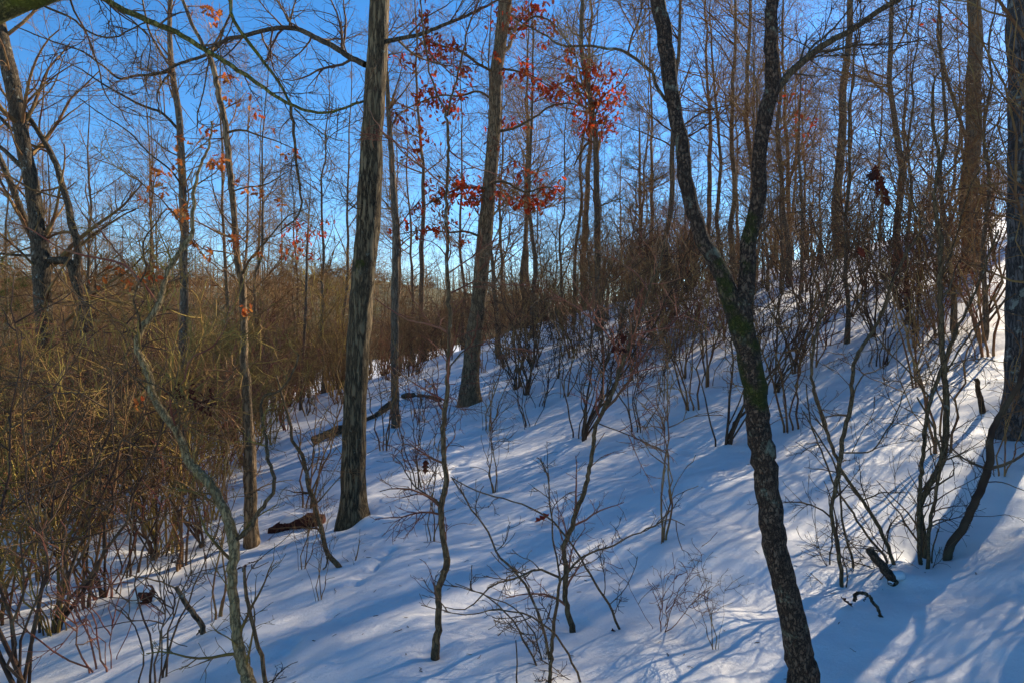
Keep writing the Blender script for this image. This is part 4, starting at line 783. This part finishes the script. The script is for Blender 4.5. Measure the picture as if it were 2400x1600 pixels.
# ------------------------------------------------------------------ shrubs standing in the open snow
random.seed(4)
def shrub(me, px, py, s, label, group=None, rz=None):
    d = hit(px, py); p = W(px, py, d); o = obj('shrub', me, None); o.location = (p[0], p[1], gz(p[0], p[1]) - .01); o.scale = (s,) * 3
    o.rotation_euler = (random.uniform(-.08, .08), random.uniform(-.08, .08), random.uniform(0, 6.28) if rz is None else rz)
    return tag(o, label, 'shrub', group)
OPEN = [(1362, 1022, SH_SN[3], 1.15, 'bushy clump of many straight stems sprouting from one leafy stump in mid snow'),
        (1698, 1042, SH_SN[3], 1.1, 'upright shrub of straight stems directly left of the forked trunk'),
        (900, 1055, SH_SN[1], .9, 'small bare shrub immediately right of the furrowed trunk foot'),
        (985, 1145, SH_SN[0], .9, 'low twiggy shrub in open snow left of the straight sapling'),
        (1005, 1270, SH_SN[4], .55, 'thin wispy shrub in snow touching the straight sapling'),
        (1160, 1150, SH_SN[4], .7, 'single wispy stem tuft in open snow between straight and curved saplings'),
        (1560, 1275, SH_SN[4], .8, 'slender wispy shrub in snow right of the sprawling shrub'),
        (1545, 1475, SH_SN[2], .4, 'tiny thin seedling shrub at the right end of the sprawling shrub'),
        (1683, 1520, SH_SN[4], .25, 'tiny forked twig poking from snow left of the forked trunk foot'),
        (2205, 1060, SH_SN[1], .9, 'bare shrub on the snow behind the tight upright clump'),
        (1890, 735, SH_SN[3], .9, 'dark shrub on the upper slope just right of the fork'),
        (1992, 745, SH_SN[3], 1.0, 'dark branching shrub high on the sunlit slope'),
        (2155, 782, SH_SN[3], 1.25, 'big many stemmed shrub on the sunlit slope near the right edge'),
        (2200, 790, SH_SN[1], 1.2, 'straight stemmed shrub beside the big many stemmed shrub'),
        (2300, 770, SH_SN[3], 1.1, 'spreading shrub next to the right edge trunk'),
        (2060, 860, SH_SN[0], 1.2, 'thin shrub in the middle of the sunlit slope'),
        (1790, 1090, SH_SN[4], .9, 'thin stems in the snow directly behind the forked trunk'),
        (1850, 1010, SH_SN[1], 1.0, 'arching shrub right behind the forked trunk'),
        (1500, 1010, SH_SN[0], 1.1, 'loose shrub in snow between curved sapling and forked trunk'),
        (1620, 960, SH_SN[1], 1.1, 'shrub of thin stems behind the upright shrub near the forked trunk'),
        (1240, 1000, SH_SN[0], .9, 'thin shrub in snow just right of the red leaved oak foot'),
        (1130, 1010, SH_SN[4], 1.0, 'wispy stems in snow in front of the red leaved oak'),
        (720, 1190, SH_SN[1], .9, 'reddish stemmed shrub over the rotten log'),
        (505, 1455, SH_SN[4], .7, 'straight thin stems left of the crooked sapling foot'),
        (370, 1310, SH_SN[3], .85, 'dark multi stemmed shrub in snow at lower left'),
        (480, 1280, SH_SN[3], .8, 'shrub left of and behind the crooked sapling'),
        (250, 1395, SH_SN[3], .75, 'twiggy shrub before the cut stump at lower left'),
        (60, 1640, SH_SN[3], .9, 'dark crossing stems in the bottom left corner'),
        (250, 1560, SH_SN[2], .8, 'low twiggy shrub near the bottom left corner'),
        (360, 1600, SH_SN[0], .7, 'reddish forked shrub at the bottom edge left of the crooked sapling'),
        (120, 1480, SH_SN[3], 1.0, 'tangled dark shrub at the left edge low down'),
        (190, 1430, SH_SN[1], .95, 'straight stemmed brown shrub among the dark shrubs at lower left'), (310, 1340, SH_SN[0], 1.1, 'loose dark shrub behind the cut stump'), (430, 1330, SH_SN[1], .9, 'brown shrub with straight stems behind the leaning dead stem'),
        (700, 1340, SH_SN[4], .45, 'tiny wispy seedling in open snow left of the furrowed trunk'),
        (740, 1410, SH_SN[4], .35, 'tiny thin twig in smooth snow right of the crooked sapling'),
        (2330, 1120, SH_SN[4], .6, 'thin twigs in snow at the foot of the right edge trunk')]
for px, py, me, s, lab in OPEN: shrub(me, px, py, s, lab)
# smaller look-alikes further up: too many alike to tell apart
random.seed(9); g9 = np.random.default_rng(9)
for k in range(150):
    px = g9.uniform(980, 2330); top = np.interp(px, [980, 1150, 1300, 1550, 1800, 2000, 2330], [930, 840, 775, 735, 690, 650, 600]); py = top + abs(g9.normal(0, 95)) + 8
    if py > 1060 or (1030 < px < 1185 and py > 880) or (px > 1750 and g9.random() < .45): continue
    shrub(SH_SN[int(g9.integers(5))], px, py, g9.uniform(.8, 1.4), 'thin dark leafless shrub among many alike on the upper snow slope', 'thin shrubs on the upper slope')

# ------------------------------------------------------------------ thickets
CO_L = vcollection('olive_brush', SH_OL); CO_R = vcollection('brown_brush', SH_BR)
g = np.random.default_rng(77); pts, scl, idx = [], [], []
while len(pts) < 330:
    y = g.uniform(4.6, 30) ; px = g.uniform(-250, 820); x = (px - CX) / FPX * y; z = gz(x, y); py = HY - z / y * FPX
    lim = np.interp(px, [-250, 0, 200, 400, 560, 640, 700, 820], [1640, 1560, 1450, 1330, 1180, 1050, 985, 950])
    if py > lim or (px > 690 and y < 13): continue
    if g.random() > min(1, y / 14 + .25): continue
    pts.append((x, y, z - .03)); scl.append(g.uniform(.6, 1.3) * np.interp(y, [5, 10, 18, 30], [.8, .95, 1.0, .95])); idx.append(g.integers(len(SH_OL)))
gn_scatter('left_thicket', pts, scl, idx, CO_L, 'dense tangle of olive brown leafless brush filling the left side')
pts, scl, idx = [], [], []
while len(pts) < 250:
    y = g.uniform(13, 40); px = g.uniform(780, 2420); x = (px - CX) / FPX * y; z = gz(x, y); py = HY - z / y * FPX
    lim = np.interp(px, [780, 900, 1100, 1300, 1500, 1700, 1900, 2100, 2300, 2750], [930, 900, 850, 785, 745, 688, 625, 588, 548, 480])
    if py > lim + abs(g.normal(0, 12)): continue
    if (px > 1850 and g.random() < .6) or (1000 < px < 1200 and y < 19): continue
    pts.append((x, y, z - .03)); scl.append(g.uniform(.75, 1.2) * np.interp(px, [780, 1000, 1350, 1500, 1900], [.75, .68, .72, .9, .68])); idx.append(g.integers(len(SH_BR)))
k = 0
while k < 46:      # the brush goes on uphill, right of the picture
    az = math.radians(g.uniform(41, 75)); r = g.uniform(5.5, 10.5); x, y = math.sin(az) * r, math.cos(az) * r
    if x < .79 * y + .5: continue
    pts.append((x, y, gz(x, y) - .03)); scl.append(g.uniform(.7, 1.2)); idx.append(g.integers(len(SH_BR))); k += 1
gn_scatter('ridge_thicket', pts, scl, idx, CO_R, 'dense brown leafless brush along the crest of the slope')

# ------------------------------------------------------------------ trees of the ridge, the valley and the uphill wood
random.seed(12)
RIDGE = [(1668, 24, 3, .75, 'leftmost of two close slim straight trunks between the forks of the forked tree'), (1692, 21, 1, .7, 'rightmost of two close slim straight trunks between the forks of the forked tree'),
         (1968, 19.5, 3, 1.0, 'wavy brown trunk on the slope crossed by the forked tree\'s long branch'), (2106, 15.5, 1, .8, 'slim dark trunk on the slope between wavy trunk and thick brown trunk'),
         (2280, 13.5, 3, 1.15, 'thick brown trunk on the slope next to the right edge trunk'), (1565, 19, 1, .9, 'straight trunk standing on the slope behind the forked tree\'s left fork'),
         (1165, 17, 2, .8, 'slim trunk standing close right of the red leaved oak'), (1345, 20, 4, 1.0, 'thin bare trunk left of the slim oak with the red bunch'),
         (1228, 24, 1, .8, 'thin straight pole trunk right of the red leaved oak'), (600, 17, 2, .75, 'slim far trunk right of the thin crooked trunk'), (1850, 17, 2, .9, 'thin bare tree on the slope right of the fork'),
         (760, 20, 2, .8, 'thin bare tree in the brush left of the furrowed trunk')]
for px, y, v, s, lab in RIDGE:
    place_bare(v, (px - CX) / FPX * y, y, s, random.uniform(0, 6.28), lab, None)
g = np.random.default_rng(5); n = 0
while n < 40:
    y = g.uniform(19, 52); px = g.uniform(840, 2500); x = (px - CX) / FPX * y
    if px < 1150 and y < 28: continue
    if px > 1850 and y < 36 and g.random() < .6: continue
    place_bare(int(g.integers(5)), x, y, g.uniform(.65, 1.05), g.uniform(0, 6.28), 'slim bare tree among many alike in the far wood along the crest', 'bare trees along the crest'); n += 1
for k in range(20):      # slender young trees standing among the shrubs of the slope
    px = g.uniform(1180, 2360); y = g.uniform(np.interp(px, [1180, 1500, 2360], [18, 16, 15]), 25); x = (px - CX) / FPX * y
    place_bare(int(g.choice([2, 4, 4])), x, y, g.uniform(.38, .68), g.uniform(0, 6.28), 'slender young bare tree among many alike on the upper slope', 'young trees on the upper slope', name='young_tree')
for px, y, v, sc_ in [(1760, 10.6, 4, .5), (1985, 11.2, 2, .5), (2130, 11.5, 4, .62), (2235, 10.2, 2, .55), (2310, 9.4, 4, .6), (1830, 16.5, 4, .6)]:
    place_bare(v, (px - CX) / FPX * y, y, sc_, px * .7, 'slender young bare tree among many alike on the upper slope', 'young trees on the upper slope', name='young_tree')
n = 0
while n < 90:
    y = g.uniform(20, 60); px = g.uniform(-100, 860); x = (px - CX) / FPX * y
    place_bare(int(g.integers(5)), x, y, g.uniform(.35, .9), g.uniform(0, 6.28), 'bare tree among many alike in the valley wood beyond the brush', 'bare trees in the valley'); n += 1
# the wood on the far hillside reads as one mass
g = np.random.default_rng(14); P1, R1, P2, R2 = [], [], [], []
for k in range(2600):
    y = g.uniform(58, 150); x = (g.uniform(-300, 1500) - CX) / FPX * y; z = float(hill_z(np.array([x]), np.array([y]))[0]); hgt = g.uniform(2, 7) * (1.1 + .9 * float(vnoise(np.array([x * .09]), np.array([y * .05]), 33)[0])); ln_ = g.normal(0, .5, 2)
    tr = np.array([[x + ln_[0] * t, y + ln_[1] * t, z + hgt * t] for t in (-.05, .5, 1)]); P1.append(tr); R1.append(np.array([.075, .04, .012]) * g.uniform(.6, 1.2))
    for q in range(14):
        t = g.uniform(.15, .95); a = g.uniform(0, 6.28); l = g.uniform(.8, 2.4) * (1.15 - .6 * t); b0 = tr[0] + (tr[2] - tr[0]) * t
        e = b0 + np.array([math.cos(a) * l, math.sin(a) * l, l * g.uniform(-.1, .7)]); P2.append(np.array([b0, (b0 + e) / 2 + g.normal(0, .15, 3), e])); R2.append(np.array([.026, .022, .012]))
V, F = tubes([(np.array(P1), np.array(R1), 4), (np.array(P2), np.array(R2), 3)]); o = obj('far_wood', mesh_quads('far_wood', V, F), M['twig']); o['kind'] = 'stuff'; tag(o, 'brown leafless wood covering the far hillside beyond the valley', 'wood')
for px, y, v, s, lab in [(8, 16.5, 1, .62, 'dark green pine at the left edge behind the dark trunk'), (1500, 30, 0, .75, 'faint green pine far behind the left fork of the forked tree'), (560, 62, 0, .6, 'distant green pine in the valley behind the thin crooked trunk'), (230, 48, 0, .6, 'green pine in the valley between the left edge trunk and the slim upright tree')]:
    place_pine(v, (px - CX) / FPX * y, y, s, random.uniform(0, 6), lab)
# the wood goes on uphill to the right, out of the picture; it throws the streaked shade
g = np.random.default_rng(31)
for k in range(7):
    az = math.radians(g.uniform(39, 58)); r = g.uniform(26, 42); x, y = math.sin(az) * r, math.cos(az) * r
    place_bare(int(g.choice([1, 3, 3])), x, y, g.uniform(.95, 1.2), g.uniform(0, 6.28), 'bare tree of the uphill wood just outside the picture', 'trees of the uphill wood outside the picture')
for k in range(20):
    az = math.radians(g.uniform(40, 66)); r = g.uniform(6, 15); x, y = math.sin(az) * r, math.cos(az) * r
    if x < .8 * y + .6: continue
    place_bare(int(g.choice([2, 4, 4])), x, y, g.uniform(.32, .6), g.uniform(0, 6.28), 'thin sapling of the uphill wood just outside the picture', 'saplings of the uphill wood outside the picture', name='sapling')
for x, y, v, s, az in [(9.7, 9.6, 1, .8, 1), (8.0, 6.4, 1, .65, 2)]:
    place_pine(v, x, y, s, az, 'pine of the uphill wood just outside the picture', 'pines of the uphill wood outside the picture')
# ------------------------------------------------------------------ litter on the snow
g = np.random.default_rng(8); cs_, rs_ = [], []
for k in range(260):
    px, py = g.uniform(0, 2400), 780 + 820 * g.uniform(0, 1) ** .7
    y = 2.4 + 13 * g.uniform(0, 1) ** 1.5; x = (px - CX) / FPX * y; a = g.uniform(0, 6.28); l = g.uniform(.01, .06) * (1 if k % 12 else 2.0)
    q = np.array([[x + math.cos(a) * l * t, y + math.sin(a) * l * t, 0] for t in (-.5, -.15, .2, .5)]); q[1:3, :2] += g.normal(0, l * .08, (2, 2))
    cs_.append(q); rs_.append(np.full(4, g.uniform(.0012, .0026)) * np.array([.8, 1, .9, .4]))
cs_ = np.array(cs_); cs_[:, :, 2] = terrain(cs_[:, :, 0], cs_[:, :, 1]) + .003
V, F = tubes([(cs_, np.array(rs_), 4)]); o = obj('snow_litter', mesh_quads('snow_litter', V, F), M['twig_dark']); o['kind'] = 'stuff'; tag(o, 'scattered bits of twig and bark lying on the snow', 'litter')
